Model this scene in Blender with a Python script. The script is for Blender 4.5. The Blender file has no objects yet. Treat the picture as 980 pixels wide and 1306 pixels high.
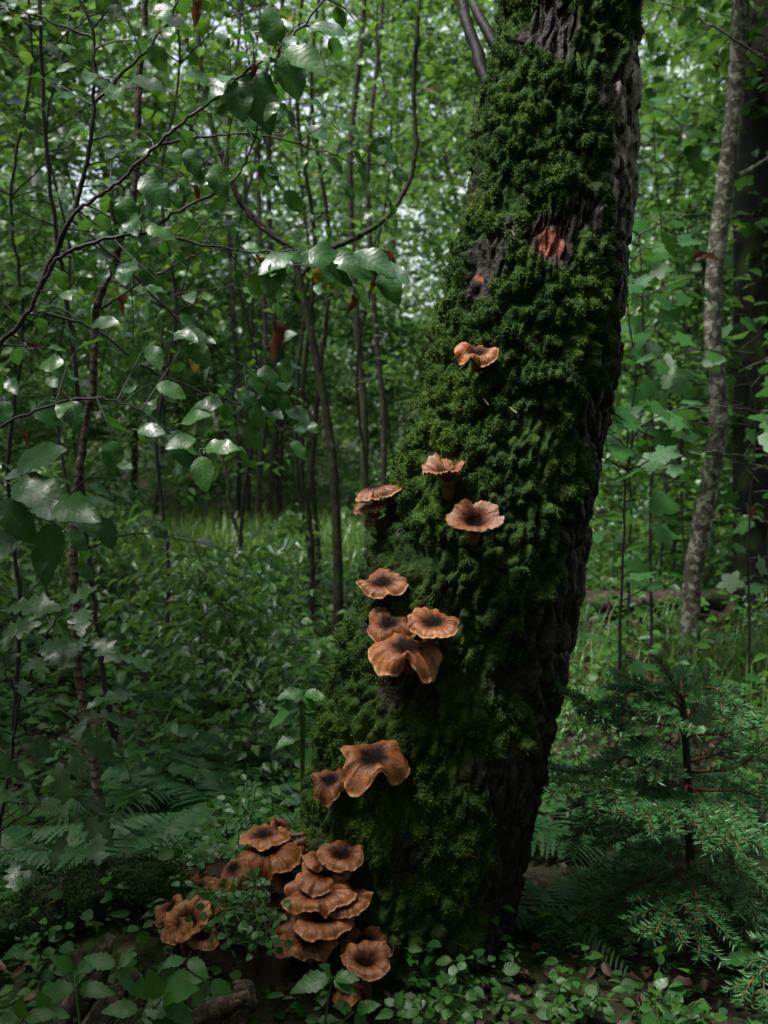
import bpy, math, random
import numpy as np
from mathutils import Vector, Matrix

# ------------------------------------------------------------------ camera, sky, sun, exposure
scene = bpy.context.scene
C = scene.collection
R = math.radians
W, H, F = 980.0, 1306.0, 1400.0            # photograph size and focal length in its pixels
PITCH = R(3.8)
CAM = np.array([0.0, 0.0, 0.85])
cd = bpy.data.cameras.new("camera")
cam = bpy.data.objects.new("camera", cd); C.objects.link(cam)
cam.location = CAM
cam.rotation_euler = (R(90) - PITCH, 0, 0)
cd.sensor_fit = 'VERTICAL'; cd.sensor_height = 24.0; cd.sensor_width = 18.0
cd.lens = 24.0 * F / H
cd.clip_start = 0.02; cd.clip_end = 500
cd.dof.use_dof = True; cd.dof.focus_distance = 1.62; cd.dof.aperture_fstop = 4.8
scene.camera = cam

SUN_EL, SUN_AZ = R(66), R(-112)             # azimuth measured from +Y towards +X
world = bpy.data.worlds.new("World"); scene.world = world; world.use_nodes = True
wn = world.node_tree.nodes; wl = world.node_tree.links; wn.clear()
sky = wn.new('ShaderNodeTexSky'); sky.sky_type = 'NISHITA'; sky.sun_disc = False
sky.sun_elevation = SUN_EL; sky.sun_rotation = SUN_AZ
sky.air_density = 1.3; sky.dust_density = 4.0; sky.ozone_density = 1.0
hs = wn.new('ShaderNodeHueSaturation'); hs.inputs['Saturation'].default_value = 0.5
bg = wn.new('ShaderNodeBackground'); bg.inputs['Strength'].default_value = 0.075
wo = wn.new('ShaderNodeOutputWorld')
wl.new(sky.outputs[0], hs.inputs['Color']); wl.new(hs.outputs[0], bg.inputs['Color']); wl.new(bg.outputs[0], wo.inputs['Surface'])
sl = bpy.data.lights.new("sun", 'SUN'); sl.energy = 1.5; sl.angle = R(12); sl.color = (1.0, 0.97, 0.92)
so = bpy.data.objects.new("sun", sl); C.objects.link(so)
sdir = Vector((math.sin(SUN_AZ) * math.cos(SUN_EL), math.cos(SUN_AZ) * math.cos(SUN_EL), math.sin(SUN_EL)))
so.rotation_euler = sdir.to_track_quat('Z', 'Y').to_euler(); so.location = (0, 0, 30)
vs = scene.view_settings
scene.display_settings.display_device = 'sRGB'
vs.view_transform = 'Standard'; vs.look = 'None'; vs.gamma = 1.0; vs.use_curve_mapping = False
vs.exposure = 2.1
cy = scene.cycles
cy.max_bounces = 6; cy.diffuse_bounces = 3; cy.glossy_bounces = 2; cy.transmission_bounces = 4; cy.transparent_max_bounces = 4
cy.volume_bounces = 0
cy.use_denoising = True; cy.use_adaptive_sampling = False
cy.caustics_reflective = False; cy.caustics_refractive = False
cy.sample_clamp_indirect = 4.0

# ------------------------------------------------------------------ small maths
RIGHT = np.array([1.0, 0, 0]); FWD = np.array([0, math.cos(PITCH), -math.sin(PITCH)]); UP = np.array([0, math.sin(PITCH), math.cos(PITCH)])
def P(px, py, d):
    """the point d metres ahead that lies on the line of sight of photograph pixel px, py"""
    v = RIGHT * (px - W / 2) / F - UP * (py - H / 2) / F + FWD
    return CAM + v * (d / v[1])
def nrm(v):
    return v / np.maximum(np.linalg.norm(v, axis=-1, keepdims=True), 1e-9)
def sstep(a, b, x):
    t = np.clip((x - a) / (b - a), 0, 1); return t * t * (3 - 2 * t)
def hsh(i, j, k, s):
    h = (i.astype(np.int64) * 374761393 + j.astype(np.int64) * 668265263 + k.astype(np.int64) * 1274126177 + s * 974634777) & 0xffffffff
    h = ((h ^ (h >> 13)) * 1103515245) & 0xffffffff
    h = ((h ^ (h >> 16)) * 2246822519) & 0xffffffff
    return ((h ^ (h >> 13)) & 0xffffff) / float(0xffffff)
def vnoise(p, s=0):
    i = np.floor(p).astype(np.int64); f = p - i; f = f * f * f * (f * (f * 6 - 15) + 10)
    r = 0
    for a in (0, 1):
        for b in (0, 1):
            for c in (0, 1):
                w = (f[..., 0] if a else 1 - f[..., 0]) * (f[..., 1] if b else 1 - f[..., 1]) * (f[..., 2] if c else 1 - f[..., 2])
                r = r + w * hsh(i[..., 0] + a, i[..., 1] + b, i[..., 2] + c, s)
    return r * 2 - 1
def fbm(p, s=0, o=4):
    r = 0; a = 1.0; t = 0
    for k in range(o):
        r = r + a * vnoise(p * 2 ** k, s + k); t += a; a *= 0.5
    return r / t
def worley(p, s=0):
    i = np.floor(p).astype(np.int64); f1 = np.full(p.shape[:-1], 9.0); f2 = f1.copy(); idv = f1.copy()
    for a in (-1, 0, 1):
        for b in (-1, 0, 1):
            for c in (-1, 0, 1):
                ii = i + np.array([a, b, c])
                q = np.stack([ii[..., n] + hsh(ii[..., 0], ii[..., 1], ii[..., 2], s + n) for n in range(3)], -1)
                d = np.linalg.norm(q - p, axis=-1)
                near = d < f1
                f2 = np.where(near, f1, np.minimum(f2, d))
                idv = np.where(near, hsh(ii[..., 0], ii[..., 1], ii[..., 2], s + 7), idv)
                f1 = np.where(near, d, f1)
    return f1, f2, idv
def curve(pts, n):
    """Catmull-Rom through pts (any number of columns)"""
    p = np.array(pts, float); m = len(p)
    e = np.vstack([2 * p[0] - p[1], p, 2 * p[-1] - p[-2]])
    t = np.linspace(0, m - 1 - 1e-6, n); i = t.astype(int); f = (t - i)[:, None]
    a, b, c, d = e[i], e[i + 1], e[i + 2], e[i + 3]
    return 0.5 * (2 * b + (c - a) * f + (2 * a - 5 * b + 4 * c - d) * f ** 2 + (3 * b - a - 3 * c + d) * f ** 3)

# ------------------------------------------------------------------ mesh helpers
class MB:
    """collects vertices, faces and a per-vertex vector (u, v, tint)"""
    def __init__(s): s.V = []; s.Q = {3: [], 4: []}; s.A = []; s.n = 0
    def add(s, V, faces, uvp=None):
        V = np.asarray(V, float).reshape(-1, 3)
        for f in faces:
            f = np.asarray(f, int)
            if len(f): s.Q[f.shape[1]].append(f + s.n)
        s.V.append(V); s.A.append(np.zeros_like(V) if uvp is None else np.asarray(uvp, float).reshape(-1, 3)); s.n += len(V)
        return s
    def mesh(s, name, origin=None, smooth=True):
        V = np.vstack(s.V); A = np.vstack(s.A)
        if origin is not None: V = V - np.asarray(origin)
        return make_mesh(name, V, [np.vstack(q) for q in s.Q.values() if q], A, smooth)
def make_mesh(name, V, faces, A=None, smooth=True, col=None):
    me = bpy.data.meshes.new(name)
    me.vertices.add(len(V)); me.vertices.foreach_set('co', np.ascontiguousarray(V, np.float32).ravel())
    idx = np.concatenate([f.ravel() for f in faces]); tot = np.concatenate([np.full(len(f), f.shape[1]) for f in faces])
    st = np.concatenate([[0], np.cumsum(tot)[:-1]])
    me.loops.add(len(idx)); me.loops.foreach_set('vertex_index', idx.astype(np.int32))
    me.polygons.add(len(tot)); me.polygons.foreach_set('loop_start', st.astype(np.int32))
    me.polygons.foreach_set('use_smooth', np.full(len(tot), bool(smooth)))
    me.update(calc_edges=True)
    if A is not None:
        at = me.attributes.new('uvp', 'FLOAT_VECTOR', 'POINT'); at.data.foreach_set('vector', np.ascontiguousarray(A, np.float32).ravel())
    if col is not None:
        at = me.attributes.new('mask', 'FLOAT_VECTOR', 'POINT'); at.data.foreach_set('vector', np.ascontiguousarray(col, np.float32).ravel())
    return me
def tube(mb, pts, rad, sides=6, tint=0.0, cap=False):
    p = np.asarray(pts, float); n = len(p); rad = np.broadcast_to(np.asarray(rad, float), (n,))
    t = nrm(np.gradient(p, axis=0)); m = np.abs(t.mean(0)); ref = np.eye(3)[int(np.argmin(m))]
    a = nrm(np.cross(t, ref)); b = np.cross(t, a)
    th = np.arange(sides) * 2 * np.pi / sides
    V = p[:, None] + rad[:, None, None] * (a[:, None] * np.cos(th)[None, :, None] + b[:, None] * np.sin(th)[None, :, None])
    i = np.arange(n - 1)[:, None] * sides + np.arange(sides)[None]; j = np.arange(n - 1)[:, None] * sides + (np.arange(sides)[None] + 1) % sides
    q = np.stack([i, j, j + sides, i + sides], -1).reshape(-1, 4)
    ln = np.concatenate([[0], np.cumsum(np.linalg.norm(np.diff(p, axis=0), axis=1))])
    A = np.stack([np.repeat(ln, sides), np.tile(th / (2 * np.pi), n), np.full(n * sides, tint)], -1)
    V = V.reshape(-1, 3); fs = [q]
    if cap:
        k = len(V); V = np.vstack([V, p[0], p[-1]]); A = np.vstack([A, [0, 0, tint], [0, 0, tint]])
        s0 = np.arange(sides); s1 = (s0 + 1) % sides; e = (n - 1) * sides
        fs.append(np.vstack([np.stack([np.full(sides, k), s1, s0], -1), np.stack([np.full(sides, k + 1), e + s0, e + s1], -1)]))
    mb.add(V, fs, A)
def frames(d, n):
    """rotation matrices (N,3,3): x along d, z near n"""
    d = nrm(d); y = nrm(np.cross(n, d)); z = np.cross(d, y)
    return np.stack([d, y, z], -1)
def scatter(mb, tpl, pos, rot, size, tint):
    """joined copies of a template (V, faces, uv)"""
    V, fs, U = tpl; N = len(pos); k = len(V)
    VV = np.einsum('nij,vj->nvi', rot * np.asarray(size).reshape(-1, 1, 1), V) + pos[:, None]
    A = np.empty((N, k, 3)); A[:, :, :2] = U[None, :, :2]; A[:, :, 2] = np.asarray(tint).reshape(-1, 1)
    off = np.arange(N)[:, None, None] * k
    mb.add(VV, [(f[None] + off).reshape(-1, f.shape[1]) for f in fs], A)

def obj(name, me, mat=None, parent=None, **props):
    o = bpy.data.objects.new(name, me); C.objects.link(o)
    if mat is not None and me is not None and not me.materials: me.materials.append(mat)
    if parent is not None: o.parent = parent
    for k, v in props.items(): o[k] = v
    return o
def thing(name, label, cat, loc, group=None):
    o = bpy.data.objects.new(name, None); C.objects.link(o); o.empty_display_size = 0.05
    o.location = [float(c) for c in loc]; o['label'] = label; o['category'] = cat
    if group: o['group'] = group
    return o
def M4(rot, size, loc):
    m = Matrix.Identity(4)
    for r in range(3):
        for c in range(3): m[r][c] = float(rot[r][c] * size)
        m[r][3] = float(loc[r])
    return m

# ------------------------------------------------------------------ ground shape
MOUNDS = [(-0.02, 1.70, 0.36, 0.06), (-0.28, 1.68, 0.17, 0.13), (-0.52, 1.75, 0.22, 0.05)]
def ground_z(x, y):
    x = np.asarray(x, float); y = np.asarray(y, float)
    p = np.stack([x, y, np.zeros_like(x)], -1)
    far = sstep(2.0, 9.0, np.hypot(x, y))
    z = 0.05 * vnoise(p * 0.9, 3) + 0.02 * vnoise(p * 3.1, 4) + far * 0.18 * vnoise(p * 0.23, 5)
    z = z + 0.012 * np.clip(y - 5, 0, 60)
    for mx, my, ms, mh in MOUNDS:
        z = z + mh * np.exp(-((x - mx) ** 2 + (y - my) ** 2) / ms ** 2)
    return z
def gp(px, py, d):
    """ground point under a photograph column at distance d"""
    q = P(px, py, d); return np.array([q[0], q[1], float(ground_z(q[0], q[1]))])

# ------------------------------------------------------------------ materials
class NT:
    def __init__(s, name):
        s.m = bpy.data.materials.new(name); s.m.use_nodes = True; s.t = s.m.node_tree; s.t.nodes.clear()
        s.out = s.t.nodes.new('ShaderNodeOutputMaterial')
    def n(s, typ, ins=None, **kw):
        x = s.t.nodes.new('ShaderNode' + typ)
        for k, v in kw.items(): setattr(x, k, v)
        for k, v in (ins or {}).items():
            if isinstance(v, bpy.types.NodeSocket): s.t.links.new(v, x.inputs[k])
            else: x.inputs[k].default_value = v
        return x
    def math(s, op, a, b=0.0, c=0.0, clamp=False):
        return s.n('Math', {0: a, 1: b, 2: c}, operation=op, use_clamp=clamp).outputs[0]
    def ramp(s, fac, stops, interp='LINEAR'):
        x = s.n('ValToRGB', {0: fac}); e = x.color_ramp.elements; x.color_ramp.interpolation = interp
        while len(e) < len(stops): e.new(0.5)
        for i, (p, c) in enumerate(stops):
            e[i].position = p; e[i].color = (c[0], c[1], c[2], 1)
        return x.outputs[0]
    def noise(s, vec, scale, detail=4, rough=0.55, dist=0.0):
        return s.n('TexNoise', {'Vector': vec, 'Scale': scale, 'Detail': detail, 'Roughness': rough, 'Distortion': dist}).outputs[0]
    def mix(s, f, a, b, mode='MIX'):
        x = s.n('Mix', data_type='RGBA', blend_type=mode)
        for k, v in ((0, f), (6, a), (7, b)):
            if isinstance(v, bpy.types.NodeSocket): s.t.links.new(v, x.inputs[k])
            else: x.inputs[k].default_value = v if k == 0 else (v[0], v[1], v[2], 1)
        return x.outputs[2]
    def uvp(s):
        a = s.n('Attribute', attribute_name='uvp'); x = s.n('SeparateXYZ', {0: a.outputs['Vector']}); return x.outputs
    def pos(s): return s.n('TexCoord').outputs['Object']
    def done(s, sh): s.t.links.new(sh, s.out.inputs['Surface']); return s.m

def leaf_mat(name, cols, rough=0.3, trans=0.35, vein=7.0, back=None, spec=0.5, blotch=0.0, coat=0.0):
    t = NT(name); u, v, ti = t.uvp()
    rnd = t.n('ObjectInfo').outputs['Random']
    r = t.math('FRACT', t.math('ADD', rnd, ti))
    base = t.ramp(r, [(i / max(1, len(cols) - 1), c) for i, c in enumerate(cols)])
    av = t.math('ABSOLUTE', v)
    mid = t.math('SUBTRACT', 1.0, t.math('MULTIPLY', av, 9.0), clamp=True)
    ph = t.math('SUBTRACT', t.math('MULTIPLY', u, vein), t.math('MULTIPLY', av, 1.6))
    sv = t.math('ABSOLUTE', t.math('SUBTRACT', t.math('FRACT', ph), 0.5))
    svl = t.math('SUBTRACT', 1.0, t.math('MULTIPLY', sv, 7.0), clamp=True)
    vn = t.math('MAXIMUM', mid, t.math('MULTIPLY', svl, 0.6))
    base = t.mix(t.math('MULTIPLY', vn, 0.35), base, [min(1, c * 1.7 + 0.02) for c in cols[len(cols) // 2]])
    if blotch:
        nz = t.noise(t.pos(), 60.0, 3)
        base = t.mix(t.math('MULTIPLY', t.math('GREATER_THAN', nz, 0.62), blotch), base, (0.10, 0.06, 0.02))
    hgt = t.math('ADD', t.math('ADD', t.math('MULTIPLY', sv, 1.0), t.math('MULTIPLY', mid, -0.5)), t.math('MULTIPLY', t.noise(t.n('CombineXYZ', {0: u, 1: t.math('MULTIPLY', v, 0.4), 2: r}).outputs[0], 9.0, 3), 2.2))
    bmp = t.n('Bump', {'Strength': 0.4, 'Distance': 0.0007, 'Height': hgt}).outputs[0]
    p = t.n('BsdfPrincipled', {'Base Color': base, 'Roughness': rough, 'Specular IOR Level': spec, 'Normal': bmp, 'Coat Weight': coat, 'Coat Roughness': 0.12})
    tc = t.mix(0.6, base, back or [c * 1.6 for c in cols[-1]])
    tr = t.n('BsdfTranslucent', {'Color': tc, 'Normal': bmp})
    return t.done(t.n('MixShader', {0: trans, 1: p.outputs[0], 2: tr.outputs[0]}).outputs[0])

def bark_mat(name, dark, mid, light, scale=30.0, lich=(0.30, 0.32, 0.27), lamt=0.35, moss=0.0, ring=0.0):
    t = NT(name); p = t.pos(); u, v, ti = t.uvp()
    n1 = t.noise(p, scale, 6, 0.65); n2 = t.noise(p, scale * 0.35, 4); n3 = t.noise(p, scale * 0.9, 5, 0.6, 0.6)
    c = t.ramp(n1, [(0.32, dark), (0.5, mid), (0.72, light)])
    lm = t.n('MapRange', {0: n3, 1: 0.62 - 0.22 * lamt, 2: 0.66 - 0.2 * lamt, 3: 0.0, 4: 0.9}).outputs[0]
    c = t.mix(lm, c, lich)
    if ring:
        w = t.n('TexWave', {'Vector': p, 'Scale': ring, 'Distortion': 9.0, 'Detail': 2.0}, bands_direction='Z').outputs['Fac']
        c = t.mix(t.n('MapRange', {0: w, 1: 0.72, 2: 0.85, 3: 0, 4: 0.75}).outputs[0], c, [x * 0.5 for x in dark])
    if moss:
        c = t.mix(t.n('MapRange', {0: n2, 1: 0.62 - moss * 0.3, 2: 0.75 - moss * 0.3}).outputs[0], c, (0.035, 0.065, 0.012))
    b = t.n('Bump', {'Strength': 0.8, 'Distance': 0.006, 'Height': t.math('ADD', n1, t.math('MULTIPLY', lm, 0.2))}).outputs[0]
    return t.done(t.n('BsdfPrincipled', {'Base Color': c, 'Roughness': 0.65, 'Specular IOR Level': 0.2, 'Normal': b}).outputs[0])

def plain_mat(name, cols, rough=0.6, scale=40.0, bump=0.003, trans=0.0, spec=0.4):
    t = NT(name); p = t.pos(); u, v, ti = t.uvp()
    f = t.math('ADD', t.math('MULTIPLY', t.noise(p, scale, 5, 0.6), 0.7), t.math('MULTIPLY', ti, 0.5))
    c = t.ramp(f, [(0.25 + 0.5 * i / max(1, len(cols) - 1), k) for i, k in enumerate(cols)])
    b = t.n('Bump', {'Strength': 0.6, 'Distance': bump, 'Height': t.noise(p, scale * 2, 5)}).outputs[0]
    sh = t.n('BsdfPrincipled', {'Base Color': c, 'Roughness': rough, 'Normal': b, 'Specular IOR Level': spec}).outputs[0]
    if trans:
        sh = t.n('MixShader', {0: trans, 1: sh, 2: t.n('BsdfTranslucent', {'Color': c}).outputs[0]}).outputs[0]
    return t.done(sh)

MAT = {}
MAT['glossy_leaf'] = leaf_mat('glossy_leaf', [(0.026, 0.085, 0.028), (0.038, 0.115, 0.034), (0.055, 0.15, 0.030), (0.032, 0.10, 0.036)], 0.34, 0.34, 8.0, (0.10, 0.26, 0.02), 0.5, 0.0, 0.12)
MAT['fresh_leaf'] = leaf_mat('fresh_leaf', [(0.045, 0.13, 0.02), (0.06, 0.17, 0.025), (0.09, 0.20, 0.03), (0.035, 0.11, 0.02)], 0.32, 0.42, 7.0, (0.20, 0.38, 0.03), 0.5)
MAT['dark_leaf'] = leaf_mat('dark_leaf', [(0.018, 0.06, 0.018), (0.028, 0.085, 0.022), (0.022, 0.07, 0.026)], 0.33, 0.35, 7.0, (0.08, 0.22, 0.03), 0.5)
MAT['oak_leaf'] = leaf_mat('oak_leaf', [(0.03, 0.08, 0.022), (0.045, 0.105, 0.03), (0.035, 0.09, 0.03)], 0.34, 0.3, 6.0, (0.10, 0.2, 0.03), 0.5, 0.5)
MAT['maple_leaf'] = leaf_mat('maple_leaf', [(0.028, 0.10, 0.028), (0.04, 0.125, 0.03), (0.05, 0.15, 0.035)], 0.42, 0.35, 6.0, (0.11, 0.28, 0.04), 0.3)
MAT['berry_leaf'] = leaf_mat('berry_leaf', [(0.03, 0.11, 0.02), (0.045, 0.14, 0.022), (0.035, 0.12, 0.03)], 0.24, 0.3, 6.0, (0.12, 0.28, 0.02), 0.55)
MAT['raspberry_leaf'] = leaf_mat('raspberry_leaf', [(0.035, 0.12, 0.022), (0.05, 0.16, 0.025), (0.04, 0.13, 0.02)], 0.36, 0.35, 9.0, (0.14, 0.32, 0.03), 0.45)
MAT['yellow_leaf'] = leaf_mat('yellow_leaf', [(0.42, 0.27, 0.03), (0.30, 0.20, 0.03)], 0.4, 0.4, 8.0, (0.5, 0.3, 0.03), 0.4, 0.6)
MAT['dead_leaf'] = leaf_mat('dead_leaf', [(0.13, 0.05, 0.02), (0.08, 0.035, 0.018), (0.05, 0.024, 0.015)], 0.5, 0.2, 8.0, (0.3, 0.1, 0.03), 0.4)
MAT['wood_leaf'] = leaf_mat('wood_leaf', [(0.026, 0.095, 0.032), (0.044, 0.14, 0.034), (0.085, 0.20, 0.032), (0.034, 0.11, 0.045), (0.12, 0.21, 0.04)], 0.30, 0.42, 6.0, (0.19, 0.35, 0.06), 0.6)
MAT['fern_leaf'] = leaf_mat('fern_leaf', [(0.015, 0.07, 0.018), (0.028, 0.10, 0.022)], 0.5, 0.35, 9.0, (0.10, 0.28, 0.04), 0.4)
MAT['grass'] = leaf_mat('grass', [(0.05, 0.13, 0.02), (0.09, 0.17, 0.03), (0.04, 0.11, 0.025), (0.14, 0.18, 0.06)], 0.4, 0.35, 1.0, (0.2, 0.33, 0.05), 0.4)
MAT['herb'] = leaf_mat('herb', [(0.015, 0.07, 0.016), (0.024, 0.10, 0.018), (0.055, 0.14, 0.018), (0.014, 0.06, 0.022)], 0.40, 0.35, 5.0, (0.14, 0.3, 0.03), 0.3)
MAT['needle'] = leaf_mat('needle', [(0.04, 0.15, 0.055), (0.065, 0.20, 0.065), (0.10, 0.25, 0.075)], 0.35, 0.3, 0.0, (0.08, 0.2, 0.03), 0.5)
MAT['litter'] = leaf_mat('litter', [(0.10, 0.05, 0.025), (0.06, 0.035, 0.02), (0.09, 0.05, 0.026), (0.035, 0.033, 0.016)], 0.5, 0.1, 6.0, (0.1, 0.05, 0.02), 0.4)
MAT['twig'] = plain_mat('twig_bark', [(0.012, 0.010, 0.009), (0.03, 0.024, 0.02), (0.055, 0.045, 0.035)], 0.5, 90, 0.0015)
MAT['stalk'] = plain_mat('green_stalk', [(0.05, 0.12, 0.02), (0.08, 0.16, 0.03)], 0.45, 60, 0.0005)
MAT['spruce_twig'] = plain_mat('spruce_twig', [(0.10, 0.04, 0.018), (0.20, 0.085, 0.03)], 0.6, 120, 0.001)
MAT['spruce_stem'] = plain_mat('spruce_stem', [(0.015, 0.011, 0.009), (0.045, 0.03, 0.022)], 0.7, 80, 0.003)
MAT['dark_bark'] = bark_mat('dark_bark', (0.012, 0.010, 0.009), (0.03, 0.025, 0.02), (0.06, 0.05, 0.04), 22, (0.10, 0.12, 0.07), 0.05, 0.35)
MAT['black_bark'] = bark_mat('black_bark', (0.004, 0.004, 0.004), (0.011, 0.010, 0.009), (0.025, 0.022, 0.018), 14, (0.03, 0.04, 0.025), 0.0, 0.2)
MAT['lichen_bark'] = bark_mat('lichen_bark', (0.03, 0.025, 0.02), (0.10, 0.085, 0.07), (0.19, 0.17, 0.145), 38, (0.36, 0.37, 0.30), 0.5, 0.15, 0.0)
MAT['ring_bark'] = bark_mat('ring_bark', (0.03, 0.022, 0.017), (0.10, 0.075, 0.055), (0.17, 0.13, 0.095), 60, (0.2, 0.18, 0.13), 0.3, 0.1, 14.0)
MAT['pale_bark'] = bark_mat('pale_bark', (0.12, 0.11, 0.10), (0.42, 0.41, 0.38), (0.6, 0.6, 0.57), 9, (0.7, 0.7, 0.67), 0.4, 0.0)
MAT['log'] = bark_mat('log_bark', (0.015, 0.010, 0.008), (0.032, 0.020, 0.014), (0.085, 0.052, 0.035), 26, (0.06, 0.10, 0.03), 0.15, 0.3)
MAT['rot_wood'] = bark_mat('rot_wood', (0.012, 0.009, 0.007), (0.07, 0.05, 0.036), (0.22, 0.17, 0.13), 70, (0.24, 0.19, 0.15), 0.1, 0.0)

# --- bark of the great trunk: mask = (moss, bare white flecks, red inner bark)
t = NT('mossy_bark'); p = t.pos()
a = t.n('Attribute', attribute_name='mask'); sx = t.n('SeparateXYZ', {0: a.outputs['Vector']}).outputs
n1 = t.noise(p, 70, 6, 0.65); n2 = t.noise(p, 18, 4); n3 = t.noise(p, 220, 3)
bark = t.ramp(n1, [(0.3, (0.006, 0.005, 0.005)), (0.5, (0.020, 0.016, 0.013)), (0.72, (0.058, 0.046, 0.036))])
nw = t.noise(t.n('VectorMath', {0: p, 1: (60, 60, 24)}, operation='MULTIPLY').outputs[0], 1.0, 5, 0.6)
wf = t.n('MapRange', {0: t.math('ADD', nw, t.math('MULTIPLY', sx[1], 0.24)), 1: 0.70, 2: 0.76}).outputs[0]
bark = t.mix(t.math('MULTIPLY', wf, 0.8), bark, (0.30, 0.26, 0.22))
red = t.ramp(n1, [(0.3, (0.06, 0.022, 0.016)), (0.6, (0.24, 0.075, 0.04))])
bark = t.mix(t.n('MapRange', {0: t.math('MULTIPLY', sx[2], t.math('ADD', n1, n2)), 1: 0.46, 2: 0.58}).outputs[0], bark, red)
mossc = t.ramp(t.math('ADD', t.math('MULTIPLY', n2, 0.75), t.math('MULTIPLY', n3, 0.25)), [(0.3, (0.010, 0.026, 0.006)), (0.5, (0.025, 0.056, 0.010)), (0.68, (0.06, 0.10, 0.016))])
mf = t.n('MapRange', {0: t.math('ADD', sx[0], t.math('MULTIPLY', n1, 0.5)), 1: 0.62, 2: 0.85}).outputs[0]
c = t.mix(mf, bark, mossc)
h = t.math('ADD', t.math('MULTIPLY', n1, 1.0), t.math('MULTIPLY', n3, 0.5))
b = t.n('Bump', {'Strength': 0.9, 'Distance': 0.006, 'Height': h}).outputs[0]
rg = t.n('MapRange', {0: mf, 3: 0.55, 4: 0.95}).outputs[0]
MAT['mossy_bark'] = t.done(t.n('BsdfPrincipled', {'Base Color': c, 'Roughness': rg, 'Specular IOR Level': 0.18, 'Normal': b}).outputs[0])

# --- moss fronds: uvp = (along, kind, tint)
t = NT('moss'); u, v, ti = t.uvp()
c1 = t.ramp(ti, [(0.0, (0.012, 0.042, 0.010)), (0.32, (0.032, 0.096, 0.013)), (0.58, (0.075, 0.17, 0.017)), (1.0, (0.21, 0.30, 0.022))])
c2 = t.ramp(ti, [(0.0, (0.022, 0.055, 0.022)), (1.0, (0.13, 0.20, 0.085))])
c = t.mix(v, c1, c2)
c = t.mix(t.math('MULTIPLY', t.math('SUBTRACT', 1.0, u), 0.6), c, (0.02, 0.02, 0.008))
sh = t.n('BsdfPrincipled', {'Base Color': c, 'Roughness': 0.6, 'Specular IOR Level': 0.15}).outputs[0]
MAT['moss'] = t.done(t.n('MixShader', {0: 0.3, 1: sh, 2: t.n('BsdfTranslucent', {'Color': c}).outputs[0]}).outputs[0])

MAT['mossy_log'] = plain_mat('log_moss', [(0.010, 0.018, 0.006), (0.03, 0.05, 0.012), (0.055, 0.08, 0.018)], 0.9, 70, 0.006)
# --- ground: humus, litter and moss
t = NT('forest_floor'); p = t.pos()
n1 = t.noise(p, 9, 7, 0.65); n2 = t.noise(p, 1.7, 5); n3 = t.noise(p, 60, 5, 0.6)
c = t.ramp(n1, [(0.3, (0.010, 0.008, 0.006)), (0.5, (0.028, 0.020, 0.013)), (0.7, (0.060, 0.040, 0.024))])
c = t.mix(t.n('MapRange', {0: n2, 1: 0.45, 2: 0.6}).outputs[0], c, t.ramp(n3, [(0.35, (0.012, 0.028, 0.008)), (0.65, (0.04, 0.07, 0.015))]))
b = t.n('Bump', {'Strength': 1.0, 'Distance': 0.02, 'Height': t.math('ADD', n1, t.math('MULTIPLY', n3, 0.5))}).outputs[0]
MAT['ground'] = t.done(t.n('BsdfPrincipled', {'Base Color': c, 'Roughness': 0.9, 'Specular IOR Level': 0.15, 'Normal': b}).outputs[0])

# --- mushroom cap: uvp = (radius 0..1, angle, tint)
t = NT('mushroom_cap'); u, v, ti = t.uvp(); p = t.pos()
rnd = t.n('ObjectInfo').outputs['Random']
vec = t.n('CombineXYZ', {0: t.math('MULTIPLY', u, 1.6), 1: t.math('MULTIPLY', v, 34.0), 2: t.math('MULTIPLY', rnd, 40.0)}).outputs[0]
st = t.noise(vec, 1.0, 5, 0.6)
st2 = t.noise(p, 130, 5, 0.6); st3 = t.noise(p, 28, 3)
rr = t.math('ADD', u, t.math('MULTIPLY', t.math('SUBTRACT', st, 0.5), 0.42))
rr = t.math('ADD', rr, t.math('MULTIPLY', t.math('SUBTRACT', st2, 0.5), 0.30))
c = t.ramp(t.math('ADD', rr, t.math('MULTIPLY', t.math('SUBTRACT', st3, 0.5), 0.3)), [(0.40, (0.15, 0.045, 0.014)), (0.70, (0.34, 0.110, 0.028)), (0.92, (0.48, 0.180, 0.052)), (1.0, (0.55, 0.24, 0.085))])
c = t.mix(t.math('MULTIPLY', t.n('MapRange', {0: st, 1: 0.60, 2: 0.40}).outputs[0], 0.55), c, (0.11, 0.036, 0.015))
c = t.mix(t.math('MULTIPLY', t.n('MapRange', {0: st3, 1: 0.45, 2: 0.7}).outputs[0], 0.4), c, (0.15, 0.05, 0.02))
c = t.mix(t.n('MapRange', {0: rnd, 3: 0.0, 4: 0.62}).outputs[0], c, (0.10, 0.038, 0.018))
dk = t.n('MapRange', {0: t.math('ADD', u, t.math('ADD', t.math('MULTIPLY', t.math('SUBTRACT', st, 0.5), 0.30), t.math('ADD', t.math('MULTIPLY', t.math('SUBTRACT', st3, 0.5), 0.5), t.math('MULTIPLY', t.math('SUBTRACT', st2, 0.5), 0.4)))), 1: 0.60, 2: 0.26}).outputs[0]
c = t.mix(t.math('MULTIPLY', dk, 0.97), c, (0.006, 0.005, 0.005))
hg = t.math('ADD', st, t.math('MULTIPLY', st2, 0.6))
b = t.n('Bump', {'Strength': 0.75, 'Distance': 0.0045, 'Height': hg}).outputs[0]
MAT['cap'] = t.done(t.n('BsdfPrincipled', {'Base Color': c, 'Roughness': t.n('MapRange', {0: st2, 3: 0.22, 4: 0.5}).outputs[0], 'Specular IOR Level': t.n('MapRange', {0: rr, 1: 0.35, 2: 0.8, 3: 0.06, 4: 0.5}).outputs[0], 'Normal': b}).outputs[0])
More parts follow.
